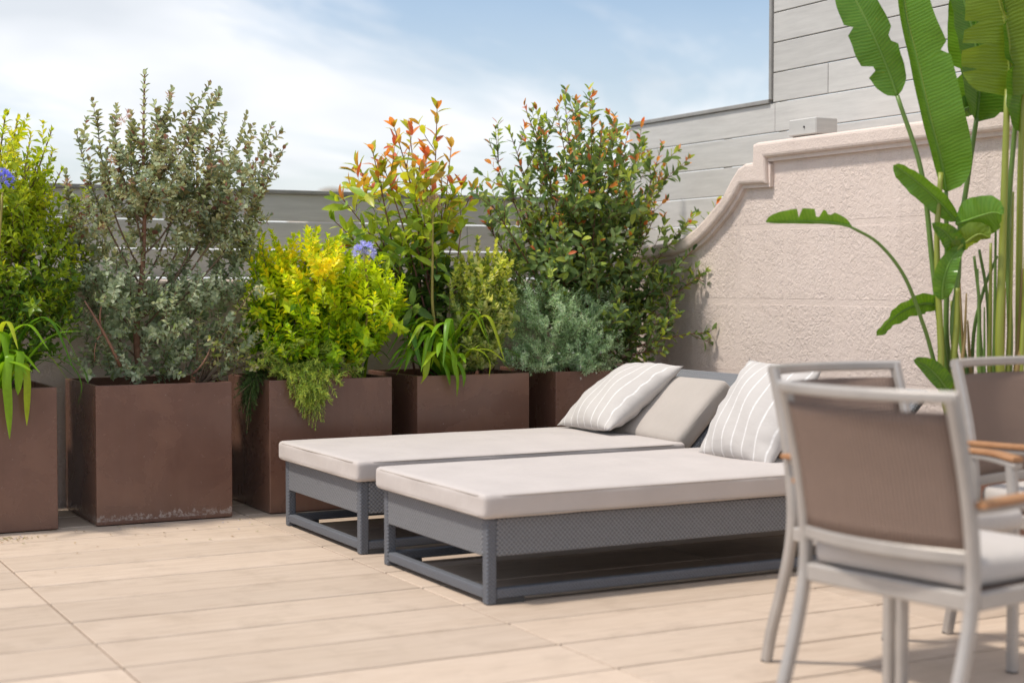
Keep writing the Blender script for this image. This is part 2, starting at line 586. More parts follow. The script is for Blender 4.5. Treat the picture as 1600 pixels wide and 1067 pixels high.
def prism(name, poly, x0, x1, mat, parent, bev=0.0, seg=2):
    bm = bmesh.new()
    a = [bm.verts.new((x0, y, z)) for y, z in poly]
    b = [bm.verts.new((x1, y, z)) for y, z in poly]
    n = len(poly)
    bm.faces.new(a)
    bm.faces.new(b[::-1])
    fr = []
    for k in range(n):
        bm.faces.new((a[k], b[k], b[(k + 1) % n], a[(k + 1) % n]))
    bmesh.ops.recalc_face_normals(bm, faces=bm.faces)
    if bev:
        aset = set(a)
        es = [e for e in bm.edges if e.verts[0] in aset and e.verts[1] in aset]
        bmesh.ops.bevel(bm, geom=es, offset=bev, segments=seg, profile=0.5, affect='EDGES')
    o = link(name, mesh_of(bm), mat)
    if parent:
        o.parent = parent
        o.matrix_parent_inverse = Matrix.Translation(-parent.location)
    return o


def strip(name, up, dn, x0, x1, mat, parent, bev=0.0, seg=2):
    """solid between two polylines of equal length, quads only."""
    bm = bmesh.new()
    n = len(up)
    g_ = [[bm.verts.new((x, y, z)) for y, z in l] for x in (x0, x1) for l in (up, dn)]
    u0, d0, u1, d1 = g_
    for k in range(n - 1):
        bm.faces.new((u0[k], u0[k + 1], d0[k + 1], d0[k]))
        bm.faces.new((u1[k + 1], u1[k], d1[k], d1[k + 1]))
        bm.faces.new((u0[k + 1], u0[k], u1[k], u1[k + 1]))
        bm.faces.new((d0[k], d0[k + 1], d1[k + 1], d1[k]))
    bm.faces.new((u0[0], d0[0], d1[0], u1[0]))
    bm.faces.new((d0[-1], u0[-1], u1[-1], d1[-1]))
    bmesh.ops.recalc_face_normals(bm, faces=bm.faces)
    if bev:
        rim = [set(u0), set(d0)]
        es = [e for e in bm.edges if any(e.verts[0] in q and e.verts[1] in q for q in rim)]
        bmesh.ops.bevel(bm, geom=es, offset=bev, segments=seg, profile=0.5, affect='EDGES', clamp_overlap=True)
    o = link(name, mesh_of(bm), mat, parent)
    o.matrix_parent_inverse = Matrix.Translation(-parent.location)
    return o


mid = [((a[0] + b[0]) / 2, (a[1] + b[1]) / 2) for a, b in zip(outer, inner)]
bt = [(Y0 + 0.01, mid[0][1])]
for y, z in mid[1:]:
    if y > bt[-1][0] + 0.004:
        bt.append((y, z))
strip('wall_body', bt, [(y, -0.018) for y, z in bt], WX, 5.60, M['stucco'], wall)
strip('coping', outer, inner, CX0, CX1, M['stucco'], wall, 0.02, 3)
low = []
for k, (y, z) in enumerate(inner):          # small fillet under the coping
    nxt, prv = inner[min(k + 1, len(inner) - 1)], inner[max(k - 1, 0)]
    t = Vector((nxt[0] - prv[0], nxt[1] - prv[1])).normalized()
    nrm = Vector((t.y, -t.x))
    if nrm.y > 0 and abs(nrm.y) > abs(nrm.x): nrm = -nrm
    if abs(nrm.x) >= abs(nrm.y) and nrm.x > 0: nrm = -nrm
    low.append((y + nrm.x * 0.022, z + nrm.y * 0.022))
strip('coping_moulding', inner, low, 5.374, 5.44, M['stucco'], wall)
# rough blocks between smooth joints
BW, BH, JW = 0.437, 0.419, 0.034


def coping_z(y):
    for (y0, z0), (y1, z1) in zip(low[:-1], low[1:]):
        if y0 <= y <= y1:
            return z0 + (z1 - z0) * (y - y0) / max(1e-6, y1 - y0)
    return low[-1][1]


for r in range(-3, 3):
    z0, z1 = 1.10 + r * BH + JW / 2, 1.10 + (r + 1) * BH - JW / 2
    z0 = max(z0, 0.02)
    if z1 < z0 + 0.05: continue
    for c in range(-11, 4):
        y0, y1 = 7.385 + (c - 1) * BW + JW / 2, 7.385 + c * BW - JW / 2
        y1 = min(y1, WY - 0.01)
        if y1 < y0 + 0.05: continue
        # top edge follows the underside of the coping
        n = 9
        top = [(y0 + (y1 - y0) * k / (n - 1)) for k in range(n)]
        tz = [min(z1, min(coping_z(y), coping_z(y - 0.012), coping_z(y + 0.012)) - 0.015) for y in top]
        if max(tz) < z0 + 0.04: continue
        tz = [max(t, z0 + 0.002) for t in tz]
        if min(tz) >= z1 - 1e-6:
            poly = [(y0, z0), (y1, z0), (y1, z1), (y0, z1)]
        else:
            poly = [(y0, z0), (y1, z0)] + list(zip(top, tz))[::-1]
        prism('block', poly, WX - 0.0010, WX + 0.01, M['stucco_r'], wall, 0.0009, 1)

# grey box fixture on the coping
fx = empty('box_fixture', (5.46, 6.79, zt_o))
tag(fx, 'small grey metal box fixture sitting on top of the stucco wall', 'light fixture')
bm = bmesh.new()
add_box(bm, (-0.075, -0.118, 0.012), (0.075, 0.118, 0.102), 0.006)
link('housing', mesh_of(bm), M['slat'], fx)
bm = bmesh.new()
add_box(bm, (-0.055, -0.105, 0.0), (0.06, 0.105, 0.0115), 0.002)
link('base_plate', mesh_of(bm), M['post'], fx)
bm = bmesh.new()
bmesh.ops.create_cone(bm, cap_ends=True, segments=12, radius1=0.006, radius2=0.005, depth=0.006, matrix=Matrix.Translation((-0.077, -0.02, 0.055)) @ Matrix.Rotation(math.pi / 2, 4, 'Y'))
link('screw', mesh_of(bm), M['rubber'], fx)

# rear parapet
par = empty('rear_parapet', (0, WY, 0))
tag(par, 'low pink stucco parapet behind the planters under the slat fence', 'wall')
bm = bmesh.new(); add_box(bm, (-6.0, 0, -0.018), (5.399, 0.20, 1.14)); link('wall_body', mesh_of(bm), M['stucco_r'], par)
bm = bmesh.new(); add_box(bm, (-6.0, -0.05, 1.141), (5.342, 0.23, 1.225), 0.02, 3); link('coping', mesh_of(bm), M['stucco'], par)

# ------------------------------------------------------------------ slat fences
FY, FX = 8.90, 5.69
SP = 0.168


def fence_post(parent, lo, hi):
    return box_obj('post', lo, hi, M['post'], parent, 0.003)


def shared_slat(name, size):
    bm = bmesh.new()
    add_box(bm, (-size[0] / 2, -size[1] / 2, -size[2] / 2), (size[0] / 2, size[1] / 2, size[2] / 2), 0.003)
    me = mesh_of(bm, name)
    me.materials.append(M['slat'])
    return me


rear = empty('rear_fence', (0, FY, 0))
tag(rear, 'grey horizontal slat fence above the low parapet behind the planters', 'fence')
TOPZ = 1.735
rr = random.Random(3)
for k in range(4):
    z1 = TOPZ - k * SP
    z0 = z1 - SP + 0.0085
    if z0 < 1.0: continue
    if k == 3: z0 = max(z0, 1.0)
    x = -6.0
    while x < 5.64:
        L = min(2.75 if k % 2 == 0 else 2.3, 5.66 - x)
        if x == -6.0 and k % 2: L = 1.2
        o = link('slat', shared_slat('slat', (L - 0.003, 0.022, z1 - z0)), None, rear)
        o.location = (x + L / 2, 0.011 + rr.uniform(-0.001, 0.001), (z0 + z1) / 2)
        x += L
bm = bmesh.new(); add_box(bm, (-6.0, -0.022, TOPZ + 0.002), (5.66, 0.05, TOPZ + 0.024), 0.003); link('cap_rail', mesh_of(bm), M['post'], rear)
for x in (-5.2, -3.4, -1.6, 0.2, 2.0, 3.8, 5.58):
    fence_post(rear, (x - 0.02, 0.0235, 0.0), (x + 0.02, 0.058, TOPZ))

side = empty('side_fence', (FX, 7, 0))
tag(side, 'tall grey slat fence stepping up behind the pink stucco wall', 'fence')
SP2 = 0.1745
ST = atX(1085, 177, FX).z                   # top of the lower run
SEND = atX(1205, 155, FX).y                 # where the tall run starts
CORNER_Y = 9.02


def side_slat(ya, yb, za, zb, dx=0.0):
    o = link('slat', shared_slat('slat', (0.030, yb - ya - 0.003, zb - za)), None, side)
    o.location = (0.008 + dx, (ya + yb) / 2 - 7, (za + zb) / 2)


for k in range(0, 8):
    z1 = ST - 0.022 - k * SP2 if k else ST - 0.022
    z0 = ST - 0.022 - (k + 1) * SP2 + 0.006
    if k == 0:
        cuts = [CORNER_Y, SEND - 0.045, 3.6, 1.2]
    elif k % 2:
        cuts = [CORNER_Y, 3.4, 1.2]
    else:
        cuts = [CORNER_Y, 5.0, 1.2]
    for a, b in zip(cuts[1:], cuts[:-1]):
        side_slat(a, b, z0, z1, rr.uniform(-0.001, 0.001))
for k in range(0, 7):
    z0 = ST - 0.022 + 0.006 + k * SP2
    z1 = ST - 0.022 + (k + 1) * SP2
    cuts = [SEND - 0.026] + ([6.94, 4.3] if k % 3 == 0 else [5.6, 3.2] if k % 3 == 1 else [4.9, 2.4]) + [1.2]
    for a, b in zip(cuts[1:], cuts[:-1]):
        side_slat(a, b, z0, z1, rr.uniform(-0.001, 0.001))
ZTT = ST - 0.022 + 7 * SP2
bm = bmesh.new(); add_box(bm, (-0.022, SEND - 7, ST - 0.020), (0.05, CORNER_Y - 7, ST + 0.004), 0.003); link('cap_rail', mesh_of(bm), M['post'], side)
bm = bmesh.new(); add_box(bm, (-0.022, SEND - 7 - 0.0245, ST + 0.0), (0.05, SEND - 7 - 0.001, ZTT), 0.003); link('end_trim', mesh_of(bm), M['post'], side)
bm = bmesh.new(); add_box(bm, (-0.022, 1.2 - 7, ZTT + 0.002), (0.05, SEND - 7, ZTT + 0.024), 0.003); link('cap_rail', mesh_of(bm), M['post'], side)
for y, zt in ((8.9, ST - 0.03), (7.95, ST - 0.03), (SEND - 0.06, ZTT), (5.9, ZTT), (4.4, ZTT), (2.9, ZTT), (1.3, ZTT)):
    fence_post(side, (0.0235, y - 7 - 0.02, 0.0), (0.058, y - 7 + 0.02, zt))

# far roof with a little dome, just above the rear fence
fr = empty('far_house', tuple(atD(505, 300, 120).xy) + (-12,))
tag(fr, 'distant pale house with small grey dome showing above the rear fence', 'building')
zt = atD(505, 296, 120).z + 12
bm = bmesh.new(); add_box(bm, (-2.2, -2.2, 0), (2.2, 2.2, zt - 1.2), 0.1); link('wall', mesh_of(bm), M['far_wall'], fr)
bm = bmesh.new()
bmesh.ops.create_uvsphere(bm, u_segments=20, v_segments=10, radius=1.5)
for v in bm.verts: v.co.z = max(v.co.z, -0.2) * 0.85
link('dome', mesh_of(bm), M['far_roof'], fr, True).location = (0.6, 0, zt - 1.1)
tube_obj('antenna', [(1.9, 0, zt - 1.3), (1.9, 0, zt + 0.75)], 0.05, M['far_roof'], fr)

# ================================================================== PLANTERS
PF, PT = 7.745, 0.698                        # front face and rim height
PXS = [(0.905, 'leftmost brown metal planter cut by the picture edge'),
       (1.785, 'brown metal planter with white salt stains along its foot'),
       (2.680, 'brown metal planter with trailing rosemary hanging over its front'),
       (3.524, 'brown metal planter with strap leaves arching over its rim'),
       (4.390, 'brown metal planter nearest the corner of the stucco wall')]


def planter(x0, y0, s, h, label, mat):
    e = empty('planter', (x0 + s / 2, y0 + s / 2, 0))
    tag(e, label, 'planter', 'square brown planters')
    bm = bmesh.new()
    a = s / 2
    t = 0.022
    add_box(bm, (-a, -a, 0.004), (a, a, h), 0.004, 2)
    top = max(bm.faces, key=lambda f: f.calc_center_median().z)
    r = bmesh.ops.inset_region(bm, faces=[top], thickness=t)
    r2 = bmesh.ops.extrude_face_region(bm, geom=[top])
    for v in [v for v in r2['geom'] if isinstance(v, bmesh.types.BMVert)]:
        v.co.z -= 0.09
    bmesh.ops.delete(bm, geom=[top], context='FACES_ONLY')
    link('body', mesh_of(bm), mat, e)
    bm = bmesh.new()
    bmesh.ops.create_grid(bm, x_segments=14, y_segments=14, size=a - t - 0.001)
    rg = random.Random(int(x0 * 100))
    for v in bm.verts:
        v.co.z = h - 0.06 + rg.uniform(-0.012, 0.02)
    link('soil', mesh_of(bm), M['soil'], e, True)
    return e


for k, (x0, lab) in enumerate(PXS):
    planter(x0, PF, 0.694, PT, lab, M['planter_s'] if k == 1 else M['planter'])

# ================================================================== LOUNGERS
def rounded_block(half, r, crown=0.0, cuts=16, seed=1, wob=0.004):
    bm = bmesh.new()
    bmesh.ops.create_cube(bm, size=2.0)
    bmesh.ops.subdivide_edges(bm, edges=bm.edges[:], cuts=cuts, use_grid_fill=True)
    rg = random.Random(seed)
    ph = [rg.uniform(0, 6.28) for _ in range(6)]
    for v in bm.verts:
        q = []
        for a in range(3):
            u = v.co[a]
            s = math.copysign(1 - (1 - abs(u)) ** 2.2, u)
            q.append(s * half[a])
        q = Vector(q)
        inn = Vector([max(-(half[a] - r), min(half[a] - r, q[a])) for a in range(3)])
        d = q - inn
        p = inn + (d.normalized() * r if d.length > 1e-9 else d)
        if d.length <= 1e-9:
            p = q
        f = max(0, 1 - (p.x / half[0]) ** 4) * max(0, 1 - (p.y / half[1]) ** 4)
        side = (p.z / half[2])
        p.z += crown * f * side
        w = wob * (math.sin(p.x * 9 + ph[0]) * math.sin(p.y * 11 + ph[1]) + 0.6 * math.sin(p.x * 23 + ph[2] + p.y * 7))
        p.z += w * f
        g_ = 1 - (p.z / half[2]) ** 2
        p.x += wob * 0.8 * math.sin(p.y * 12 + ph[3]) * max(0, g_) * (1 if p.x > 0 else -1)
        p.y += wob * 0.8 * math.sin(p.x * 10 + ph[4]) * max(0, g_) * (1 if p.y > 0 else -1)
        v.co = p
    return mesh_of(bm)


LW, LL = 0.975, 2.30                          # frame width and length


def lounger(yc, label, blabel, x0=2.63):
    e = empty('sun_lounger', (x0, yc, 0))
    tag(e, label, 'sun lounger', 'twin sun loungers')
    hw, pw = LW / 2, 0.042
    for sx in (0, LL - pw):
        for sy in (-hw, hw - pw):
            box_obj('leg', (sx, sy, 0.0), (sx + pw, sy + pw, 0.325), M['wick_rail'], e, 0.007, 2)
    rl = 0.039
    for sy in (-hw + 0.002, hw - rl - 0.002):
        box_obj('bottom_rail', (pw, sy, 0.020), (LL - pw, sy + rl, 0.058), M['wick_rail'], e, 0.006, 2)
    for sx in (0.002, LL - rl - 0.002):
        box_obj('bottom_rail', (sx, -hw + pw, 0.020), (sx + rl, hw - pw, 0.058), M['wick_rail'], e, 0.006, 2)
    for sx in (pw + 0.001, LL - pw - 0.121):
        for sy in (-hw + 0.004, hw - rl):
            box_obj('foot', (sx, sy, 0.0), (sx + 0.12, sy + rl - 0.004, 0.0195), M['rubber'], e)
    for sy in (-hw + 0.002, hw - 0.034):
        box_obj('apron', (pw - 0.001, sy, 0.180), (LL - pw + 0.001, sy + 0.032, 0.322), M['wick'], e, 0.005, 2)
    for sx in (0.002, LL - 0.034):
        box_obj('apron', (sx, -hw + pw - 0.001, 0.180), (sx + 0.032, hw - pw + 0.001, 0.322), M['wick'], e, 0.005, 2)
    box_obj('seat_deck', (0.036, -hw + 0.036, 0.296), (LL - 0.036, hw - 0.036, 0.318), M['wick_rail'], e)
    # backrest frame, hinged
    hx, hz, ang, bl = 1.735, 0.335, R(43), 0.56
    c, s = math.cos(ang), math.sin(ang)
    bm = bmesh.new()
    add_box(bm, (0, -hw + 0.004, -0.018), (bl, hw - 0.004, 0.018), 0.012, 3)
    rot = Matrix.Translation((hx + 0.03, 0, hz + 0.012)) @ Matrix.Rotation(-ang, 4, 'Y')
    bm.transform(rot)
    link('backrest', mesh_of(bm), M['wick'], e)
    for sy in (-0.28, 0.28):                 # prop bars
        bm = bmesh.new()
        add_sweep(bm, [rot @ Vector((bl * 0.7, sy, -0.02)), (hx + 0.40 + 0.05, sy, 0.319)], 0.025, 0.012, (0, 1, 0))
        link('prop_bar', mesh_of(bm), M['rubber'], e)
    # cushions
    sc = link('seat_cushion', rounded_block((0.875, 0.515, 0.0475), 0.022, 0.005, 24, 3, .0045), M['cushion'], e, True)
    sc.location = (0.845, 0, 0.3735)
    bc = link('back_cushion', rounded_block((0.212, 0.485, 0.052), 0.036, 0.012, 14, 5), M['back_cushion'], e, True)
    a2 = R(45)
    bc.matrix_local = Matrix.Translation((hx - 0.005, 0, hz + 0.036)) @ Matrix.Rotation(-a2, 4, 'Y') @ Matrix.Translation((0.212, 0, 0.030))
    # seam along the cushion's upper edge
    hx_, hy_ = 0.222, 0.472
    for o, (ax, ay, az) in ((bc, (0.206, 0.478, 0.030)), (sc, (0.8715, 0.5115, 0.0375)), (sc, (0.8715, 0.5115, -0.0375))):
        pts = []
        for k in range(120):
            t = 2 * math.pi * k / 120
            cx, sy = math.cos(t), math.sin(t)
            m = (abs(cx) ** 30 + abs(sy) ** 30) ** (1 / 30)
            pts.append((cx / m * ax, sy / m * ay, az))
        pts.append(pts[0])
        tube_obj('piping', pts, 0.0032, M['pipe'], o, 5)
    return e


lounger(5.645, 'sun lounger nearest the camera, beside the dining chairs', None)
lounger(6.880, 'sun lounger farther back, standing beside the planters', None)


def pillow_mesh(s, t, seed):
    n = 30
    rg = random.Random(seed)
    ph = [rg.uniform(0, 6.28) for _ in range(8)]
    verts, faces = [], []

    def pt(u, v, sg):
        k = 1 - 0.05 * (1 - abs(v) ** 2.5) * abs(u) ** 3
        k2 = 1 - 0.05 * (1 - abs(u) ** 2.5) * abs(v) ** 3
        x, y = u * s * k, v * s * k2
        base = max(0, (1 - u ** 2)) ** 0.55 * max(0, (1 - v ** 2)) ** 0.55
        z = t * base
        e = min(1 - abs(u), 1 - abs(v))
        wr = 0.0045 * math.exp(-((e - 0.16) / 0.16) ** 2) * (math.sin(v * 17 + ph[0]) * (abs(u) > abs(v)) + math.sin(u * 15 + ph[1]) * (abs(v) >= abs(u)))
        wr += 0.006 * math.sin(u * 5 + v * 6 + ph[2]) * base
        return (x, y, sg * (z + wr * min(1, e * 8)))
    idx = {}
    for sg in (1, -1):
        for i in range(n + 1):
            for j in range(n + 1):
                if sg == -1 and (i in (0, n) or j in (0, n)):
                    idx[(sg, i, j)] = idx[(1, i, j)]
                    continue
                idx[(sg, i, j)] = len(verts)
                u, v = -1 + 2 * i / n, -1 + 2 * j / n
                u, v = math.copysign(abs(u) ** 0.85, u), math.copysign(abs(v) ** 0.85, v)
                verts.append(pt(u, v, sg))
    for sg in (1, -1):
        for i in range(n):
            for j in range(n):
                f = (idx[(sg, i, j)], idx[(sg, i + 1, j)], idx[(sg, i + 1, j + 1)], idx[(sg, i, j + 1)])
                faces.append(f if sg == 1 else f[::-1])
    me = bpy.data.meshes.new('pillow')
    me.from_pydata(verts, [], faces)
    return me


def pillow(c, lean, turn, roll, label, seed, s=0.28):
    """local y runs up the pillow, local x across it, local z out of its face."""
    up = Vector((math.cos(lean), 0, math.sin(lean)))
    ac = Vector((0, -1, 0))
    nz_ = ac.cross(up)
    m = Matrix((ac, up, nz_)).transposed().to_4x4()
    e = empty('throw_pillow', c)
    tag(e, label, 'pillow', 'striped throw pillows')
    o = link('cover', pillow_mesh(s, 0.105, seed), M['pillow'], e, True)
    o.matrix_local = Matrix.Rotation(turn, 4, 'Z') @ m @ Matrix.Rotation(roll, 4, 'Z')
    # sewn edge
    pts = []
    return e


pillow((4.39, 7.06, 0.603), R(35), R(-4), R(3), 'pale striped pillow leaning on the back cushion of the farther lounger', 2)
pillow((4.275, 5.685, 0.622), R(56), R(3), R(-2), 'pale striped pillow half hidden behind the dining chairs', 9, .262)

# ================================================================== CHAIRS
POST = [(0, -0.115), (0.10, -0.092), (0.22, -0.052), (0.35, -0.015), (0.46, 0.0), (0.58, -0.006), (0.72, -0.032), (0.84, -0.064), (0.925, -0.090)]


def post_f(z):
    for (z0, f0), (z1, f1) in zip(POST[:-1], POST[1:]):
        if z0 <= z <= z1:
            return f0 + (f1 - f0) * (z - z0) / (z1 - z0)
    return POST[-1][1]


CW = 0.27                                     # half distance between the posts
FD = 0.405                                    # front legs


def chair_bow(y):
    return -0.072 * (1 - (y / CW) ** 2)


def make_chair():
    e = empty('dining_chair')
    alu = M['alu']
    pp = spline([(f, 0, z) for z, f in POST], 3)
    for s in (-1, 1):
        sweep_obj('back_leg', [Vector((p.x, s * CW, p.z + 0.006)) for p in pp], 0.030, 0.036, (0, 1, 0), alu, e)
        fl = sweep_obj('front_leg', [(FD, s * CW, 0.006), (FD, s * CW, 0.30), (FD - 0.002, s * CW, 0.52), (FD - 0.012, s * CW, 0.645)], 0.030, 0.034, (0, 1, 0), alu, e)
        for x in (FD, POST[0][1]):
            box_obj('glide', (x - 0.014, s * CW - 0.012, 0.0), (x + 0.014, s * CW + 0.012, 0.006), M['rubber'], e)
        sweep_obj('side_rail', [(0.015, s * CW, 0.425), (FD - 0.015, s * CW, 0.425)], 0.024, 0.045, (0, 1, 0), alu, e)
        arm = sweep_obj('arm', spline([(post_f(0.655) + 0.01, s * CW, 0.650), (0.10, s * (CW + 0.012), 0.652), (0.28, s * (CW + 0.012), 0.656), (FD + 0.015, s * CW, 0.640)], 5), 0.036, 0.016, (0, 1, 0), alu, e)
        sweep_obj('arm_pad', spline([(-0.012, s * (CW + 0.020), 0.667), (0.12, s * (CW + 0.016), 0.669), (0.30, s * (CW + 0.012), 0.672), (FD + 0.01, s * (CW + 0.004), 0.660)], 5), 0.046, 0.015, (0, 1, 0), M['teak'], arm)
    ys = [-CW + 2 * CW * k / 14 for k in range(15)]
    zt = 0.925
    bm = bmesh.new()
    add_sweep(bm, [(post_f(zt) + chair_bow(y) * 0.9, y, zt + 0.004) for y in [-CW - 0.013] + ys[1:-1] + [CW + 0.013]], 0.030, 0.030, (0, 0, 1))
    link('top_rail', mesh_of(bm), alu, e)
    zl = 0.535
    bm = bmesh.new()
    add_sweep(bm, [(post_f(zl) + chair_bow(y) * 0.75, y, zl) for y in ys], 0.034, 0.018, (0, 0, 1))
    link('lower_back_rail', mesh_of(bm), alu, e)
    sweep_obj('rear_seat_rail', [(0.0, -CW + 0.012, 0.425), (0.0, CW - 0.012, 0.425)], 0.026, 0.050, (1, 0, 0), alu, e)
    sweep_obj('front_seat_rail', [(FD - 0.0, -CW + 0.012, 0.428), (FD - 0.0, CW - 0.012, 0.428)], 0.026, 0.044, (1, 0, 0), alu, e)
    # woven back panel
    nz_, ny = 10, 14
    verts, faces = [], []
    for off in (0.004, -0.004):
        for i in range(nz_ + 1):
            z = 0.552 + (0.890 - 0.552) * i / nz_
            for j in range(ny + 1):
                y = (-CW + 0.014) + (2 * CW - 0.028) * j / ny
                b = chair_bow(y) * (0.75 + 0.15 * i / nz_)
                verts.append((post_f(z) + b + off, y, z))
    st = (nz_ + 1) * (ny + 1)
    for i in range(nz_):
        for j in range(ny):
            a = i * (ny + 1) + j
            faces.append((a, a + 1, a + ny + 2, a + ny + 1))
            faces.append((st + a, st + a + ny + 1, st + a + ny + 2, st + a + 1))
    loop = [j for j in range(ny + 1)] + [i * (ny + 1) + ny for i in range(1, nz_ + 1)] + [nz_ * (ny + 1) + j for j in range(ny - 1, -1, -1)] + [i * (ny + 1) for i in range(nz_ - 1, 0, -1)]
    for k in range(len(loop)):
        a, b = loop[k], loop[(k + 1) % len(loop)]
        faces.append((b, a, st + a, st + b))
    me = bpy.data.meshes.new('back_panel')
    me.from_pydata(verts, [], faces)
    link('back_panel', me, M['mesh'], e, True)
    box_obj('seat_panel', (0.014, -CW + 0.013, 0.436), (FD - 0.014, CW - 0.013, 0.446), M['mesh'], e)
    sc = link('seat_cushion', rounded_block((0.232, 0.252, 0.036), 0.030, 0.010, 12, 8), M['seat'], e, True)
    sc.location = (0.232, 0, 0.487)
    return e


def copy_tree(o, parent=None):
    c = o.copy()
    COL.objects.link(c)
    c.parent = parent
    if parent is not None:
        c.matrix_parent_inverse = o.matrix_parent_inverse.copy()
    for ch in list(o.children):
        copy_tree(ch, c)
    return c


ch0 = make_chair()
for k, (x, y, a, lab) in enumerate([
        (2.713, 3.072, R(9), 'nearest dining chair, seen from behind with its brown woven back'),
        (3.305, 3.885, R(-85), 'dining chair behind the nearest one, its left arm end showing'),
        (4.095, 3.905, R(-87), 'dining chair cut by the right picture edge, before the tall leafy plant')]):
    c = ch0 if k == 0 else copy_tree(ch0)
    c.location = (x, y, 0)
    c.rotation_euler = (0, 0, a)
    tag(c, lab, 'chair', 'aluminium dining armchairs')

# planter of the tall plant behind the chairs
planter(4.65, 4.65, 0.44, 0.50, 'small brown planter holding the tall paddle-leaved plant behind the chairs', M['planter'])

# ================================================================== PLANTS
class Fol:
    """collects leaves; build() links them as one mesh with a tint per leaf."""
    T_BIG = (np.array([[0, 0, 0], [.28, .80, .13], [.28, 0, 0], [.28, -.80, .13], [.58, 1, .15], [.58, 0, 0], [.58, -1, .15],
                       [.84, .62, .09], [.84, 0, 0], [.84, -.62, .09], [1, 0, 0]], float),
             [(0, 2, 1), (0, 3, 2), (1, 2, 5, 4), (2, 3, 6, 5), (4, 5, 8, 7), (5, 6, 9, 8), (7, 8, 10), (8, 9, 10)])
    T_SMALL = (np.array([[0, 0, 0], [.5, 1, .28], [.52, 0, 0], [.5, -1, .28], [1, 0, 0]], float),
               [(0, 2, 1), (0, 3, 2), (1, 2, 4), (2, 3, 4)])
    T_ROUND = (np.array([[0, 0, 0], [.3, .85, .2], [.5, 0, -.05], [.3, -.85, .2], [.72, .85, .2], [.72, -.85, .2], [1, 0, 0]], float),
               [(0, 2, 1), (0, 3, 2), (1, 2, 4), (2, 3, 5), (2, 6, 4), (2, 5, 6)])

    def __init__(self, tpl, seed):
        self.t = tpl
        self.o, self.d, self.n, self.l, self.w, self.c, self.k = [], [], [], [], [], [], []
        self.rng = random.Random(seed)

    def leaf(self, o, d, n, l, w, c, curl=0.15):
        self.o.append(tuple(o)); self.d.append(tuple(d)); self.n.append(tuple(n))
        self.l.append(l); self.w.append(w); self.c.append(c); self.k.append(curl)

    def build(self, name, mat, parent, keep=None, kind='stuff'):
        tv, tf = self.t
        sel = range(len(self.o)) if keep is None else keep
        sel = np.array(list(sel), int)
        N = len(sel)
        o = np.array(self.o)[sel]; d = np.array(self.d)[sel]; n = np.array(self.n)[sel]
        l = np.array(self.l)[sel]; w = np.array(self.w)[sel]; c = np.array(self.c)[sel]; k = np.array(self.k)[sel]
        d /= np.linalg.norm(d, axis=1)[:, None]
        s = np.cross(n, d)
        s /= (np.linalg.norm(s, axis=1)[:, None] + 1e-9)
        n = np.cross(d, s)
        P = (o[:, None, :] + d[:, None, :] * (tv[None, :, 0:1] * l[:, None, None]) + s[:, None, :] * (tv[None, :, 1:2] * w[:, None, None] / 2)
             + n[:, None, :] * (tv[None, :, 2:3] * w[:, None, None] - (k * l)[:, None, None] * tv[None, :, 0:1] ** 2))
        K = len(tv)
        faces = []
        for i in range(N):
            b = i * K
            for f in tf:
                faces.append(tuple(b + q for q in f))
        me = bpy.data.meshes.new(name)
        me.from_pydata(P.reshape(-1, 3).tolist(), [], faces)
        ca = me.attributes.new('tint', 'FLOAT_COLOR', 'POINT')
        cc = np.ones((N, K, 4), np.float32)
        cc[:, :, :3] = c[:, None, :]
        ca.data.foreach_set('color', cc.reshape(-1))
        ob = link(name, me, mat, parent, True)
        if kind: ob['kind'] = kind
        return ob

    def build_objects(self, name, mat, parent, idx, org):
        """the chosen leaves as objects of their own, sharing a few meshes."""
        tv, tf = self.t
        cache = {}
        for i in idx:
            asp = round(self.w[i] / self.l[i] * 12) / 12
            ck = round(self.k[i] * 8) / 8
            key = (asp, ck)
            if key not in cache:
                v = tv.copy()
                z = v[:, 2] * asp - ck * v[:, 0] ** 2
                me = bpy.data.meshes.new(name)
                me.from_pydata(np.stack([v[:, 0], v[:, 1] * asp / 2, z], 1).tolist(), [], tf)
                me.materials.append(mat)
                me.polygons.foreach_set('use_smooth', [True] * len(me.polygons))
                cache[key] = me
            d = Vector(self.d[i]).normalized()
            s = Vector(self.n[i]).cross(d).normalized()
            n = d.cross(s)
            m = Matrix((d, s, n)).transposed().to_4x4()
            ob = bpy.data.objects.new(name, cache[key])
            COL.objects.link(ob)
            ob.parent = parent
            ob.matrix_local = Matrix.Translation(Vector(self.o[i]) - org) @ m @ Matrix.Scale(self.l[i], 4)
            ob.color = (*self.c[i], 1)


def rv(rg, s=1.0):
    return Vector((rg.gauss(0, s), rg.gauss(0, s), rg.gauss(0, s)))


def frame_of(t):
    ref = Vector((0.2, -0.9, 0.3)) if abs(t.z) > 0.8 else Vector((0, 0, 1))
    a = t.cross(ref).normalized()
    return a, t.cross(a).normalized()


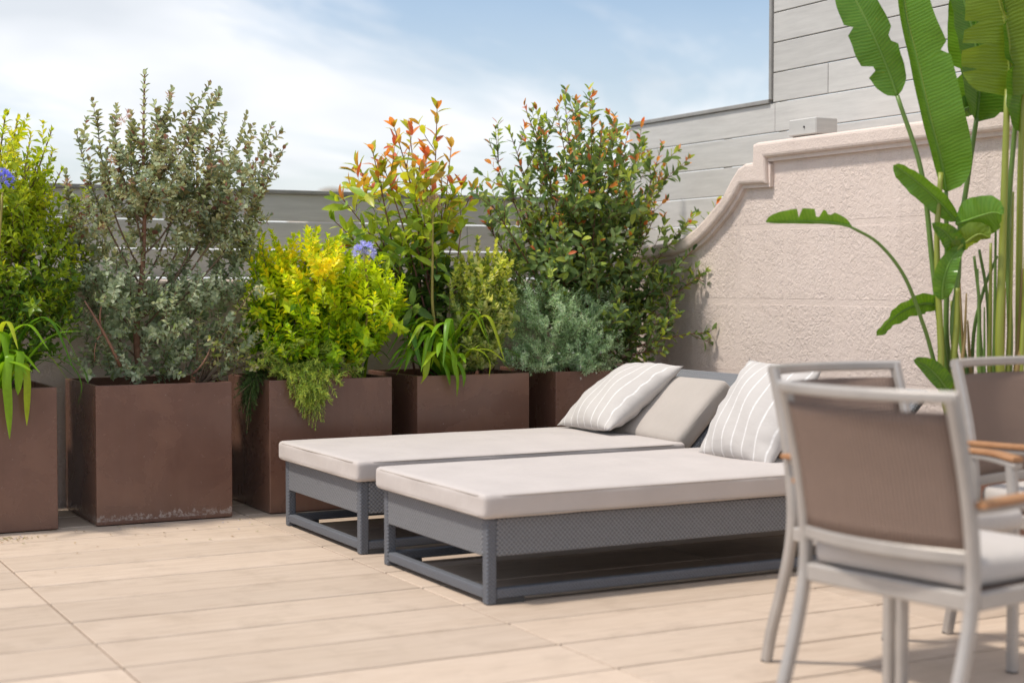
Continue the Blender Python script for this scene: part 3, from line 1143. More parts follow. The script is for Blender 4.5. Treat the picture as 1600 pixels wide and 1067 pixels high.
def leaves_on(F, pts, spacing, L, W, ang, mode, tint, s0=0.0, jit=0.18, curl=0.15, tipscale=0.6, tuft=0):
    """leaves along a shoot. mode: 'opp' pairs turned by 90 degrees, 'alt' spiral, 'whorl' threes."""
    rg = F.rng
    seg = [(pts[i + 1] - pts[i]).length for i in range(len(pts) - 1)]
    tot = sum(seg)
    pos, phi = tot * s0 + spacing * rg.random(), rg.uniform(0, 6.28)
    while pos < tot:
        r, i = pos, 0
        while i < len(seg) - 1 and r > seg[i]:
            r -= seg[i]; i += 1
        t = (pts[i + 1] - pts[i]).normalized()
        p = pts[i] + t * r
        a, b = frame_of(t)
        u = pos / tot
        size = (1 - (1 - tipscale) * max(0, (u - 0.6) / 0.4)) * rg.uniform(0.75, 1.15)
        cnt = {'opp': 2, 'alt': 1, 'whorl': 3}[mode]
        for q in range(cnt):
            ph = phi + q * 2 * math.pi / cnt + rg.gauss(0, jit)
            rad = a * math.cos(ph) + b * math.sin(ph)
            an = ang * (1 - 0.35 * max(0, (u - 0.7) / 0.3)) + rg.gauss(0, jit)
            d = t * math.cos(an) + rad * math.sin(an)
            n = t * math.sin(an) - rad * math.cos(an) + rv(rg, 0.12)
            F.leaf(p, d, n, L * size, W * size, tint(p, u, rg), curl * rg.uniform(0.3, 1.5))
        phi += {'opp': math.pi / 2, 'alt': 2.4, 'whorl': math.pi / 3}[mode]
        pos += spacing * rg.uniform(0.8, 1.2)
    t = (pts[-1] - pts[-2]).normalized()
    a, b = frame_of(t)
    for q in range(tuft):
        ph = rg.uniform(0, 6.28)
        an = rg.uniform(0.15, 0.6)
        rad = a * math.cos(ph) + b * math.sin(ph)
        F.leaf(pts[-1], t * math.cos(an) + rad * math.sin(an), t * math.sin(an) - rad * math.cos(an), L * 0.7 * rg.uniform(.7, 1.1), W * 0.7, tint(pts[-1], 1.0, rg), curl)


class Ell:
    def __init__(s, x, y, rx, ry, Y=8.1, rd=0.30):
        s.c = at(x, y, Y)
        m = (s.c - CAM).dot(FW) / FPX
        s.r = Vector((rx * m / 0.86, rd, ry * m))

    def sample(s, rg, inner=0.5):
        while True:
            v = rv(rg)
            if v.length > 1e-6: break
        v.normalize()
        q = inner + (1 - inner) * rg.random() ** 0.6
        return s.c + Vector((v.x * s.r.x, v.y * s.r.y, v.z * s.r.z)) * q, v


def clampY(p, lo=7.62, hi=8.50):
    p.y = max(lo, min(hi, p.y))
    return p


def fill(F, tw, ells, n, tl, leafkw, up=0.5, inner=0.45, zmin=0.70, thick=0.0015, hi=8.50):
    rg = F.rng
    vol = [e.r.x * e.r.z for e in ells]
    for _ in range(n):
        e = rg.choices(ells, vol)[0]
        p, v = e.sample(rg, inner)
        d = (v * (1 - up) + Vector((0, 0, up)) + rv(rg, 0.28)).normalized()
        L = tl * rg.uniform(0.6, 1.3)
        b = p - d * L * 0.6
        clampY(b, 7.66, hi); clampY(p, 7.60, hi)
        if b.z < zmin: b.z = zmin + rg.random() * 0.05
        if p.z < zmin: p.z = zmin + 0.03 + rg.random() * 0.06
        q = p + d * L * 0.4
        clampY(q, 7.56, hi)
        pts = bez(b, p + rv(rg, 0.01), q, 5)
        if tw is not None: add_tube(tw, pts, [thick * 1.3, thick * 1.2, thick, thick * 0.8, thick * 0.5], 3)
        leaves_on(F, pts, **leafkw)


def tintmix(*cols, hi=None, zr=None):
    """colour picked among cols; hi: colours for young growth towards the tips."""
    def f(p, u, rg):
        c = rg.choice(cols)
        if hi and u > 0.62 and rg.random() < (u - 0.5) * 1.6:
            c = rg.choice(hi)
        v = rg.uniform(0.8, 1.2)
        return tuple(x * v for x in c)
    return f


def plant(name, loc, label, cat):
    e = empty(name, loc)
    return tag(e, label, cat, 'plants in the planters')


def finish_twigs(bm, mat, parent):
    o = link('twigs', mesh_of(bm), mat, parent, True)
    o['kind'] = 'stuff'
    o.matrix_parent_inverse = Matrix.Translation(-parent.location)
    return o


def fix(o, parent):
    o.matrix_parent_inverse = Matrix.Translation(-parent.location)
    return o


def split_build(F, mat, mat_o, e, base, n=300):
    """the n leaves that show largest (nearest and biggest) as parts of their own, the rest joined."""
    big = [i for i in range(len(F.o)) if F.w[i] > 0.011 and F.o[i][2] > 0.72]
    front = sorted(big, key=lambda i: F.o[i][1])[:n * 2]
    front = sorted(front, key=lambda i: -(F.l[i] * F.w[i]))[:n]
    F.build_objects('leaf', mat_o, e, front, base)
    fs = set(front)
    fix(F.build('foliage', mat, e, [i for i in range(len(F.o)) if i not in fs]), e)


# ---- yellow-green shrub in the leftmost planter
def shrub_left():
    base = Vector((1.27, 8.10, 0.64))
    e = plant('leafy_shrub', base, 'tall yellow-green leafy shrub in the leftmost planter', 'shrub')
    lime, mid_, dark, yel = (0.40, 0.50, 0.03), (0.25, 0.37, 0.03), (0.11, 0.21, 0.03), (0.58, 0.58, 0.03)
    F = Fol(Fol.T_SMALL, 11)
    tw = bmesh.new()

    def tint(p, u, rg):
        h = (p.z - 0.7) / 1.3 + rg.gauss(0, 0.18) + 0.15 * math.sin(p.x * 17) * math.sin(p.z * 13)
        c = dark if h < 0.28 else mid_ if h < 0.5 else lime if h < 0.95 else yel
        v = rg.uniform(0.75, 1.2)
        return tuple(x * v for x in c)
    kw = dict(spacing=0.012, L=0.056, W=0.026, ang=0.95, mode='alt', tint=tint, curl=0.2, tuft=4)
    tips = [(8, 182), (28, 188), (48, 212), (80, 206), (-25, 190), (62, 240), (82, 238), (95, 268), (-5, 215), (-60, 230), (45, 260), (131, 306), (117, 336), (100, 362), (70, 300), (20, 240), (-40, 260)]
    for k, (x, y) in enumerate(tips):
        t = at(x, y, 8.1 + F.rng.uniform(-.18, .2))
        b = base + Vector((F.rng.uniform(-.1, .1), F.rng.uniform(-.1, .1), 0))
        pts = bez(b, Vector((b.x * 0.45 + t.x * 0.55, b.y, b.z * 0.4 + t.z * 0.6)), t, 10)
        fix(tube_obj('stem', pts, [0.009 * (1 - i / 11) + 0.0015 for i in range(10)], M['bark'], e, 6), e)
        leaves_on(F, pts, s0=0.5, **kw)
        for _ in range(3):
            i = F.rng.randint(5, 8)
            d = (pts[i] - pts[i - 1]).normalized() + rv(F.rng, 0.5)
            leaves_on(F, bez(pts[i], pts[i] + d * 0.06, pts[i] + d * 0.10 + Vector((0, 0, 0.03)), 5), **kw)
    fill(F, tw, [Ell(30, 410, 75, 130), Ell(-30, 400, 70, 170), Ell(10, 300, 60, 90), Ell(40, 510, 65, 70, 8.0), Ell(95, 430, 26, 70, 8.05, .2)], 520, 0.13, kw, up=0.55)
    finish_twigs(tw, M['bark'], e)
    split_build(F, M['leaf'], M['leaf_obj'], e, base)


shrub_left()


# ---- grey-green shrub
def shrub_grey():
    base = Vector((2.10, 8.08, 0.64))
    e = plant('grey_green_shrub', base, 'large grey-green shrub with reddish trunk above the stained planter', 'shrub')
    cols = [(0.30, 0.36, 0.24), (0.38, 0.44, 0.31), (0.22, 0.28, 0.18), (0.47, 0.52, 0.38)]
    red = [(0.26, 0.12, 0.09), (0.22, 0.17, 0.08), (0.30, 0.25, 0.12)]
    F = Fol(Fol.T_ROUND, 21)
    rg = F.rng
    tw = bmesh.new()
    base_t = tintmix(*cols)

    def tint(p, u, rg):
        if p.z > 1.45 and rg.random() < 0.13:
            c = rg.choice(red)
        elif p.z > 1.3 and rg.random() < 0.5:
            c = rg.choice([(0.36, 0.36, 0.19), (0.42, 0.40, 0.23), (0.28, 0.30, 0.15)])
        elif p.z < 1.15 and rg.random() < 0.10:
            c = (0.30, 0.38, 0.16)
        else:
            return base_t(p, u, rg)
        return c
    kw = dict(spacing=0.0195, L=0.046, W=0.030, ang=1.08, mode='opp', tint=tint, curl=0.1, jit=0.2, tuft=2, tipscale=.72)
    trunk_top = at(226, 114, 8.08)
    tr = spline([base + Vector((0, 0, -0.02)), at(213, 520, 8.08), at(222, 430, 8.08), at(226, 330, 8.08), at(224, 240, 8.08), trunk_top], 4)
    fix(tube_obj('trunk', tr, [0.017 * (1 - i / (len(tr) + 1)) + 0.0025 for i in range(len(tr))], M['bark_red'], e, 8), e)
    leaves_on(F, tr, s0=0.72, **kw)
    stems = [((222, 330), (250, 250), (268, 140)), ((224, 330), (262, 250), (326, 134)), ((224, 300), (290, 240), (342, 150)), ((222, 350), (190, 300), (175, 190)), ((220, 420), (160, 330), (152, 182)),
             ((216, 440), (150, 340), (120, 210)), ((222, 400), (300, 340), (300, 200)), ((218, 470), (300, 400), (352, 180)), ((218, 500), (330, 400), (385, 180)),
             ((218, 520), (350, 380), (425, 196)), ((216, 530), (375, 400), (444, 230)), ((216, 500), (320, 420), (330, 215)), ((214, 520), (110, 420), (103, 270)),
             ((215, 560), (150, 500), (118, 430)), ((216, 550), (360, 480), (400, 330)), ((222, 380), (200, 300), (205, 180)), ((224, 340), (240, 260), (248, 175)),
             ((216, 480), (350, 380), (362, 250)), ((216, 500), (390, 400), (410, 290)), ((218, 450), (270, 380), (285, 260))]
    for (a, b, c) in stems:
        Y = 8.08 + rg.uniform(-.2, .2)
        pts = bez(at(*a, 8.08), at(*b, (Y + 8.08) / 2), at(*c, Y), 10)
        fix(tube_obj('branch', pts, [0.0046 * (1 - i / 11) + 0.0014 for i in range(10)], M['bark'], e, 6), e)
        leaves_on(F, pts, s0=0.45, **kw)
        for _ in range(4):
            i = rg.randint(4, 8)
            d = (pts[i] - pts[i - 1]).normalized() * 1.1 + rv(rg, 0.4)
            d.normalize()
            L = rg.uniform(.08, .17)
            q = bez(pts[i], pts[i] + d * L * .6, pts[i] + d * L + Vector((0, 0, .02)), 5)
            add_tube(tw, q, 0.0016, 3)
            leaves_on(F, q, **kw)
    # a bare forked limb low on the left
    for (a, b, c, r0) in (((188, 572), (165, 520), (132, 470), 0.009), ((160, 520), (150, 490), (165, 462), 0.005), ((160, 522), (145, 530), (148, 565), 0.004), ((300, 585), (320, 570), (328, 545), 0.006)):
        pts = bez(at(*a, 7.86), at(*b, 7.80), at(*c, 7.84), 7)
        fix(tube_obj('branch', pts, [r0 * (1 - i / 9) + .001 for i in range(7)], M['bark_red'], e, 6), e)
    fill(F, tw, [Ell(235, 270, 75, 90), Ell(225, 350, 80, 80), Ell(370, 270, 50, 55), Ell(240, 480, 120, 90, 8.05), Ell(150, 460, 55, 110), Ell(345, 350, 55, 85), Ell(340, 480, 60, 90, 8.0), Ell(240, 565, 130, 28, 7.95, .2), Ell(130, 350, 25, 60)],
         580, 0.14, dict(kw, L=.037, W=.024, spacing=.016), up=0.5, inner=0.2)
    # dusty pink seed tufts
    for (x, y) in ((105, 285), (190, 190), (200, 178), (265, 150), (330, 262), (395, 262), (375, 270), (205, 285), (175, 250), (385, 330)):
        c = at(x, y, 7.95)
        for _ in range(26):
            d = rv(rg); d.normalize()
            F.leaf(c + d * 0.006, d + Vector((0, 0, .3)), rv(rg), rg.uniform(.015, .03), 0.004, rg.choice([(0.50, .26, .20), (0.56, .40, .27), (0.40, .17, .15)]), .1)
    finish_twigs(tw, M['bark_red'], e)
    split_build(F, M['leaf_matte'], M['leaf_obj_matte'], e, base)


shrub_grey()


# ---- cream-leaved sprays at the grey shrub's right side
def shrub_cream():
    base = Vector((2.36, 7.98, 0.64))
    e = plant('cream_leaved_shrub', base, 'small cream-variegated shrub squeezed between grey and golden shrubs', 'shrub')
    F = Fol(Fol.T_ROUND, 31)
    tw = bmesh.new()
    tint = tintmix((0.48, 0.46, 0.26), (0.56, 0.53, 0.34), (0.30, 0.36, 0.18), (0.62, 0.58, 0.40), (0.36, 0.42, 0.10))
    kw = dict(spacing=0.016, L=0.040, W=0.020, ang=1.0, mode='alt', tint=tint, curl=0.15, tuft=3)
    for (x, y) in ((398, 450), (425, 480), (440, 520), (412, 552), (380, 520), (445, 560), (360, 490), (405, 500), (385, 560), (430, 575), (340, 540), (310, 510)):
        t = at(x, y, 7.86 + F.rng.uniform(-.1, .1))
        pts = bez(base, (base + t) / 2 + Vector((0, 0, .08)), t, 7)
        fix(tube_obj('stem', pts, [0.005 * (1 - i / 8) + .001 for i in range(7)], M['bark'], e, 5), e)
        leaves_on(F, pts, s0=0.45, **kw)
        for _ in range(2):
            d = rv(F.rng, .5) + Vector((.2, -.2, .4)); d.normalize()
            i = F.rng.randint(3, 6)
            leaves_on(F, bez(pts[i], pts[i] + d * .05, pts[i] + d * .1, 4), **kw)
    split_build(F, M['leaf'], M['leaf_obj'], e, base)
    tw.free()


shrub_cream()


# ---- golden shrub
def shrub_gold():
    base = Vector((3.03, 8.10, 0.64))
    e = plant('golden_shrub', base, 'dense bright golden-green shrub in front of the rear fence', 'shrub')
    F = Fol(Fol.T_SMALL, 41)
    tw = bmesh.new()
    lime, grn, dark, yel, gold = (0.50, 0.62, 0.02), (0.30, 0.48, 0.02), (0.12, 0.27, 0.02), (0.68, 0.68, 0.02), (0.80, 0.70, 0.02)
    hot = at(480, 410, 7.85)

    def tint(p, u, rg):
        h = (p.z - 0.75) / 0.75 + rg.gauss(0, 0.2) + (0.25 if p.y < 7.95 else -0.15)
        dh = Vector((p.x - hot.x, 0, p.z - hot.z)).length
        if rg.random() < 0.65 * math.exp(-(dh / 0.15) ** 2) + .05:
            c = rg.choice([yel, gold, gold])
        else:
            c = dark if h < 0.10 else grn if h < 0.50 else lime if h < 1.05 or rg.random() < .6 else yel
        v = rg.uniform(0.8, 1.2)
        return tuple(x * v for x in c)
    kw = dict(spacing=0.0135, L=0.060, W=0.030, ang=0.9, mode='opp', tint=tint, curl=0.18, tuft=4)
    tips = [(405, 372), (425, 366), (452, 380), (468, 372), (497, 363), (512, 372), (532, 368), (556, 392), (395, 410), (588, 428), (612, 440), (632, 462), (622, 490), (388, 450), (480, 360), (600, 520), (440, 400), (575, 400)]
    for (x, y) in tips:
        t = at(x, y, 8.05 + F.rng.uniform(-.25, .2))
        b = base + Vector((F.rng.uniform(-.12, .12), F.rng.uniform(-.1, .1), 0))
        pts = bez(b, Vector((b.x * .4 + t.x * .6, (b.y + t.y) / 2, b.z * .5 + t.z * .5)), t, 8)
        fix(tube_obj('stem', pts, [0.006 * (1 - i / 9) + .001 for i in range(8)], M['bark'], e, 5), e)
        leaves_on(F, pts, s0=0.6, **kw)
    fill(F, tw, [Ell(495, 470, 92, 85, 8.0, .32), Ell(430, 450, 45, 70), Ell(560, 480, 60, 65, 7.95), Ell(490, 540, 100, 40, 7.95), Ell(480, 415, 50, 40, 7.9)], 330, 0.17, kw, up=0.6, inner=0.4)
    finish_twigs(tw, M['bark'], e)
    split_build(F, M['leaf'], M['leaf_obj'], e, base)


shrub_gold()


# ---- trailing rosemary
def rosemary(base, strands, label, dark):
    e = plant('rosemary', base, label, 'herb')
    F = Fol(Fol.T_SMALL, 51 + len(strands))
    cols = [(0.10, 0.17, 0.05), (0.07, 0.12, 0.04)] if dark else [(0.36, 0.46, 0.10), (0.46, 0.54, 0.12), (0.24, 0.37, 0.08), (0.52, 0.56, 0.10)]
    kw = dict(spacing=0.0055, L=0.030, W=0.0058, ang=0.75, mode='opp', tint=tintmix(*cols), curl=0.1, jit=0.25, tuft=5)
    for pts in strands:
        pp = spline(pts, 4)
        fix(tube_obj('stem', pp, [0.0026] * len(pp), M['bark'], e, 4), e)
        leaves_on(F, pp, s0=0.12, **kw)
        for _ in range(8):
            i = F.rng.randint(2, len(pp) - 3)
            d = (pp[i + 1] - pp[i]).normalized() + rv(F.rng, .45); d.normalize()
            q = bez(pp[i], pp[i] + d * .04, pp[i] + d * .07 + Vector((0, 0, -.015)), 4)
            leaves_on(F, q, **kw)
    fix(F.build('foliage', M['leaf_matte'], e), e)


rgr = random.Random(77)
b0 = Vector((2.86, 7.86, 0.64))
st = []
for (x, y) in ((493, 668), (483, 660), (505, 655), (470, 640), (498, 640), (478, 625), (462, 618), (510, 620), (488, 650), (456, 600), (500, 610), (472, 600), (525, 590), (480, 612), (490, 630), (488, 664), (496, 652), (476, 650), (466, 630), (504, 632), (484, 640), (494, 618), (468, 610)):
    lip = at(478 + (x - 480) * .75 + rgr.uniform(-14, 14), 580 + rgr.uniform(-9, 4), 7.745)
    end = at(x, y, 7.70)
    st.append([b0 + Vector((rgr.uniform(-.05, .05), 0, 0)), Vector((lip.x, 7.80, 0.745 + rgr.uniform(0, .03))), Vector((lip.x * .6 + end.x * .4, 7.712 + rgr.uniform(-.03, 0), max(end.z, 0.70 - .02))), end])
for (x, y) in ((415, 560), (440, 545), (520, 560), (545, 572), (430, 580), (500, 550), (555, 582), (460, 540), (400, 575)):
    t = at(x, y, 7.80)
    st.append([b0, (b0 + t) / 2 + Vector((0, 0, .05)), t + Vector((0, 0, .01)), t + Vector((.03, -.02, .015))])
rosemary(b0, st, 'light green rosemary trailing over the front of the third planter', False)
b1 = Vector((2.715, 7.93, 0.66))
st = []
for k in range(9):
    x, y = rgr.uniform(368, 392), rgr.uniform(610, 672)
    end = at(x, y, 7.86 + rgr.uniform(-.06, .06))
    end.x = min(end.x, 2.66)
    st.append([b1, Vector((2.69, 7.90 + rgr.uniform(-.05, .05), 0.755)), Vector((2.635 + rgr.uniform(-.03, 0), end.y, 0.70)), end])
rosemary(b1, st, 'dark green rosemary hanging in the gap beside the stained planter', True)


# ---- strap-leaved clumps
def strap(name, pts, w, color, parent, seed=0):
    pp = spline(pts, 6)
    rg = random.Random(seed)
    n = len(pp)
    verts, faces = [], []
    sd0 = None
    for i, p in enumerate(pp):
        t = (pp[min(i + 1, n - 1)] - pp[max(i - 1, 0)]).normalized()
        s = t.cross(Vector((0, 0, 1)))
        if s.length < 0.25 and sd0 is not None: s = sd0
        s.normalize()
        if sd0 is not None and s.dot(sd0) < 0: s = -s
        sd0 = s if sd0 is None else (sd0 * .6 + s * .4).normalized()
        nn = sd0.cross(t).normalized()
        u = i / (n - 1)
        hw = w / 2 * (0.65 + 0.5 * u if u < .5 else 0.9) * (1 - max(0, (u - .55) / .45) ** 2.2) + 0.0008
        for a, dz in ((-1, .22), (-.5, .07), (0, 0), (.5, .07), (1, .22)):
            verts.append(p + sd0 * hw * a + nn * (-abs(dz) * hw * 1.1))
    for i in range(n - 1):
        for k in range(4):
            a = i * 5 + k
            faces.append((a, a + 1, a + 6, a + 5))
    me = bpy.data.meshes.new(name)
    me.from_pydata([tuple(v) for v in verts], [], faces)
    o = link(name, me, M['leaf_obj'], parent, True)
    fix(o, parent)
    o.color = (*color, 1)
    return o


def umbel(c, r, n, cols, parent, seed, name='flower_head'):
    F = Fol(Fol.T_SMALL, seed)
    rg = F.rng
    for _ in range(n):
        d = rv(rg); d.normalize()
        if d.z < -.5: d.z *= -1
        q = c + d * r * rg.uniform(.55, .85)
        F.leaf(c, d, rv(rg), r * .7, .0025, cols[-1], .02)
        a, b = frame_of(d)
        for k in range(6):
            ph = k * math.pi / 3 + rg.random()
            dd = d * .75 + (a * math.cos(ph) + b * math.sin(ph)) * .66
            F.leaf(q, dd, d - (a * math.cos(ph) + b * math.sin(ph)), r * .36, r * .11, rg.choice(cols[:-1]), -.15)
    return fix(F.build(name, M['petal'], parent, kind='stuff'), parent)


def clump(base, specs, nrand, label, seed, dirx=(-1, 1), reach=.32):
    e = plant('agapanthus', base, label, 'plant')
    rg = random.Random(seed)
    cols = [(0.14, 0.30, 0.02), (0.20, 0.38, 0.02), (0.28, 0.42, 0.02), (0.09, 0.22, 0.02), (0.16, 0.33, 0.03), (0.36, 0.44, 0.03)]
    for k, (pts, w, c) in enumerate(specs):
        strap('leaf', [base + Vector((rg.uniform(-.03, .03), rg.uniform(-.02, .02), 0))] + pts, w * 1.2, c, e, k)
    for k in range(nrand):
        a = rg.uniform(0, 2 * math.pi)
        L = reach * rg.uniform(.6, 1.1)
        ca = math.cos(a); d = Vector((math.copysign(abs(ca) ** .6, ca), math.sin(a) * .6 - .2, 0))
        h = rg.uniform(.18, .42)
        b = base + Vector((rg.uniform(-.04, .04), rg.uniform(-.03, .03), 0))
        pts = [b, b + d * L * .3 + Vector((0, 0, h * .8)), b + d * L * .7 + Vector((0, 0, h * rg.uniform(.8, 1.05))), b + d * L * 1.05 + Vector((0, 0, h * rg.uniform(.2, .75)))]
        for p in pts: clampY(p, 7.5, 8.5)
        strap('leaf', pts, rg.uniform(.026, .042), rg.choice(cols), e, k)
    return e


LG, YG, DG, MG = (0.22, 0.40, 0.02), (0.34, 0.46, 0.03), (0.09, 0.23, 0.03), (0.15, 0.32, 0.02)
bA = Vector((1.33, 7.86, 0.64))
specs = [([at(55, 545, 7.75), at(90, 520, 7.7), at(132, 517, 7.68)], .036, MG),
         ([at(15, 555, 7.70), at(10, 590, 7.66), at(13, 640, 7.665), at(15, 686, 7.67)], .040, LG),
         ([at(30, 550, 7.70), at(30, 575, 7.66), at(29, 600, 7.67), at(28, 617, 7.68)], .036, LG),
         ([at(35, 568, 7.72), at(43, 590, 7.68), at(43, 630, 7.68), at(42, 665, 7.69)], .036, YG),
         ([at(60, 560, 7.80), at(95, 555, 7.78), at(130, 575, 7.76), at(138, 600, 7.74)], .026, DG),
         ([at(70, 562, 7.80), at(110, 568, 7.76), at(128, 600, 7.74), at(122, 632, 7.735)], .024, DG),
         ([at(25, 500, 7.85), at(35, 470, 7.82)], .03, DG), ([at(10, 530, 7.8), at(-10, 515, 7.75)], .03, MG),
         ([at(-8, 550, 7.7), at(-14, 600, 7.66), at(-16, 650, 7.67)], .034, MG), ([at(50, 530, 7.85), at(40, 490, 7.85), at(28, 478, 7.85)], .03, DG)]
eA = clump(bA, specs, 20, 'strap-leaved agapanthus with blue flower at the left picture edge', 5, reach=.38)
stA = spline([bA, at(-5, 450, 7.82), at(4, 300, 7.82)], 6)
fix(tube_obj('flower_stalk', stA, [0.006] * len(stA), M['stalk'], eA), eA)
BLU = [(0.26, 0.28, 0.78), (0.34, 0.36, 0.82), (0.20, 0.22, 0.70), (0.22, 0.22, 0.45)]
umbel(at(2, 285, 7.82), 0.068, 46, BLU, eA, 3)

bB = Vector((3.80, 7.90, 0.64))
specs = [([at(705, 545, 7.84), at(725, 515, 7.82), at(752, 492, 7.80)], .036, LG),
         ([at(700, 540, 7.84), at(716, 512, 7.82), at(736, 496, 7.80)], .034, YG),
         ([at(690, 530, 7.76), at(708, 550, 7.70), at(711, 570, 7.68), at(711, 588, 7.685)], .036, LG),
         ([at(695, 555, 7.74), at(712, 568, 7.70), at(716, 595, 7.68), at(714, 620, 7.69)], .034, LG),
         ([at(672, 550, 7.76), at(668, 560, 7.70), at(664, 585, 7.69), at(657, 600, 7.69)], .034, YG),
         ([at(730, 550, 7.78), at(752, 548, 7.72), at(766, 565, 7.69), at(764, 592, 7.69)], .026, YG),
         ([at(690, 565, 7.78), at(698, 575, 7.72), at(702, 590, 7.70), at(703, 602, 7.70)], .026, MG),
         ([at(712, 565, 7.78), at(722, 575, 7.72), at(726, 590, 7.70), at(724, 605, 7.70)], .026, MG),
         ([at(648, 530, 7.84), at(625, 505, 7.84), at(612, 498, 7.84)], .038, DG),
         ([at(652, 545, 7.80), at(645, 520, 7.76), at(655, 560, 7.70), at(657, 572, 7.70)], .026, DG),
         ([at(645, 548, 7.78), at(640, 552, 7.74), at(632, 580, 7.72)], .03, MG),
         ([at(640, 560, 7.78), at(622, 570, 7.74), at(602, 580, 7.72)], .024, DG),
         ([at(750, 545, 7.86), at(780, 526, 7.84)], .028, DG),
         ([at(655, 515, 7.88), at(640, 490, 7.9), at(625, 485, 7.9)], .036, DG),
         ([at(715, 540, 7.80), at(735, 545, 7.76), at(755, 535, 7.75)], .022, YG),
         ([at(660, 560, 7.80), at(640, 545, 7.75), at(622, 548, 7.73), at(606, 572, 7.72)], .026, MG)]
eB = clump(bB, specs, 48, 'strap-leaved agapanthus with dry seed head in the fourth planter', 8, reach=.40)
stB = spline([bB, at(678, 500, 7.86), at(676, 400, 7.86), at(677, 325, 7.86)], 6)
fix(tube_obj('flower_stalk', stB, [0.0105 - 0.006 * i / len(stB) for i in range(len(stB))], M['stalk'], eB), eB)
umbel(at(678, 322, 7.86), 0.062, 30, [(0.46, 0.33, 0.20), (0.55, 0.42, 0.27), (0.36, 0.22, 0.13), (0.42, 0.30, 0.16)], eB, 6, 'seed_head')

bC = Vector((3.26, 7.98, 0.64))
eC = clump(bC, [], 7, 'blue agapanthus flower rising beside the golden shrub', 14, reach=.2)
stC = spline([bC, at(575, 480, 7.80), at(569, 400, 7.76)], 6)
fix(tube_obj('flower_stalk', stC, [0.006] * len(stC), M['stalk'], eC), eC)
umbel(at(568, 396, 7.76), 0.066, 50, [(0.52, 0.53, 0.82), (0.60, 0.60, 0.84), (0.42, 0.42, 0.78), (0.40, 0.40, 0.6)], eC, 4)


# ---- shrubs with large leaves, built from arching stems
def stem_shrub(name, base, tips, label, seed, L, W, spacing, tintf, side, stem_r, s0=.35, split=300, ang=.95, curl=.28, ctrl=.6, sidelen=(.10, .20), tuft=3, Yr=(-.2, .2), Y=8.12, wood='twig_red', ells=(), nfill=0):
    e = plant(name, base, label, 'shrub')
    F = Fol(Fol.T_BIG, seed)
    rg = F.rng
    tw = bmesh.new()
    kw = dict(spacing=spacing, L=L, W=W, ang=ang, mode='alt', tint=tintf, curl=curl, jit=.22, tipscale=.6)
    for tp in tips:
        x, y = tp[:2]
        Yt = tp[2] if len(tp) > 2 else Y + rg.uniform(*Yr)
        t = at(x, y, Yt)
        b = base + Vector((rg.uniform(-.1, .1), rg.uniform(-.08, .08), 0))
        m = Vector((b.x + (t.x - b.x) * (1 - ctrl) + rg.gauss(0, .03), (b.y + t.y) / 2, b.z + (t.z - b.z) * ctrl))
        if t.z < b.z + .35: m.z = (b.z + t.z) / 2 + .10
        pts = bez(b, m, t, 12)
        fix(tube_obj('stem', pts, [stem_r * (1 - i / 13) + .0016 for i in range(12)], M[wood], e, 6), e)
        leaves_on(F, pts, s0=s0, tuft=tuft, **kw)
        for _ in range(side):
            i = rg.randint(3, 10)
            d = (pts[i] - pts[i - 1]).normalized() * .9 + rv(rg, .5) + Vector((0, 0, .25))
            d.normalize()
            ln = rg.uniform(*sidelen)
            q = bez(pts[i], pts[i] + d * ln * .6, pts[i] + d * ln + Vector((0, 0, .03)), 5)
            for v in q: clampY(v, 7.6, 8.55 if v.z < 1.25 else 8.84)
            add_tube(tw, q, [.0026, .0024, .002, .0017, .0012], 4)
            leaves_on(F, q, s0=.15, tuft=tuft, **kw)
    if nfill:
        fill(F, tw, list(ells), nfill, sidelen[1], dict(kw, tuft=tuft), up=.55, inner=.5, hi=8.54)
    finish_twigs(tw, M[wood], e)
    idx = sorted(range(len(F.o)), key=lambda i: -(F.l[i] * F.w[i]) / (Vector(F.o[i]).dot(FW)) ** 2)
    if split < len(idx):
        front = sorted(idx, key=lambda i: Vector(F.o[i]).y)[:int(split * 1.8)]
        front = sorted(front, key=lambda i: -(F.l[i] * F.w[i]))[:split]
    else:
        front = idx
    F.build_objects('leaf', M['leaf_obj'], e, front, base)
    fs = set(front)
    rest = [i for i in range(len(F.o)) if i not in fs]
    if rest:
        fix(F.build('foliage', M['leaf'], e, rest), e)
    return e


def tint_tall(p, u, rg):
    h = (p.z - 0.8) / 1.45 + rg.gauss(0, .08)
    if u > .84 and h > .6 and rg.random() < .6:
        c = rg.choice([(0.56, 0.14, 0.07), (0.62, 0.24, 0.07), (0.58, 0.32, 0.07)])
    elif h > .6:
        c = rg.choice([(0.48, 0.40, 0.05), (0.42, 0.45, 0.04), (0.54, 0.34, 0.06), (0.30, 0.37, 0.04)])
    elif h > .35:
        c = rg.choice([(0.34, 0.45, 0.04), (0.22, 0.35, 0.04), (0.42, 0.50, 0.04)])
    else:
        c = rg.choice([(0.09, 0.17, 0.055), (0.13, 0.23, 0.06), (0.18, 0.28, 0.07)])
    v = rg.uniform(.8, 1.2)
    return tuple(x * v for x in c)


stem_shrub('laurel_shrub', Vector((3.82, 8.16, 0.64)),
           [(683, 172), (616, 200), (640, 205), (582, 236), (705, 232), (737, 300), (522, 345), (536, 312), (560, 262), (600, 262), (665, 240), (690, 275), (620, 300), (720, 360), (545, 380), (650, 320), (700, 420), (585, 340), (655, 260), (600, 430), (640, 400), (690, 480)],
           'tall loose shrub with large leaves turning orange-red at the tips', 61, .135, .048, .036, tint_tall, 2, .006, s0=.30, split=300, curl=.30, tuft=3, ang=.9, ells=[Ell(630, 340, 90, 90, 8.05), Ell(640, 440, 70, 60, 8.05)], nfill=34)


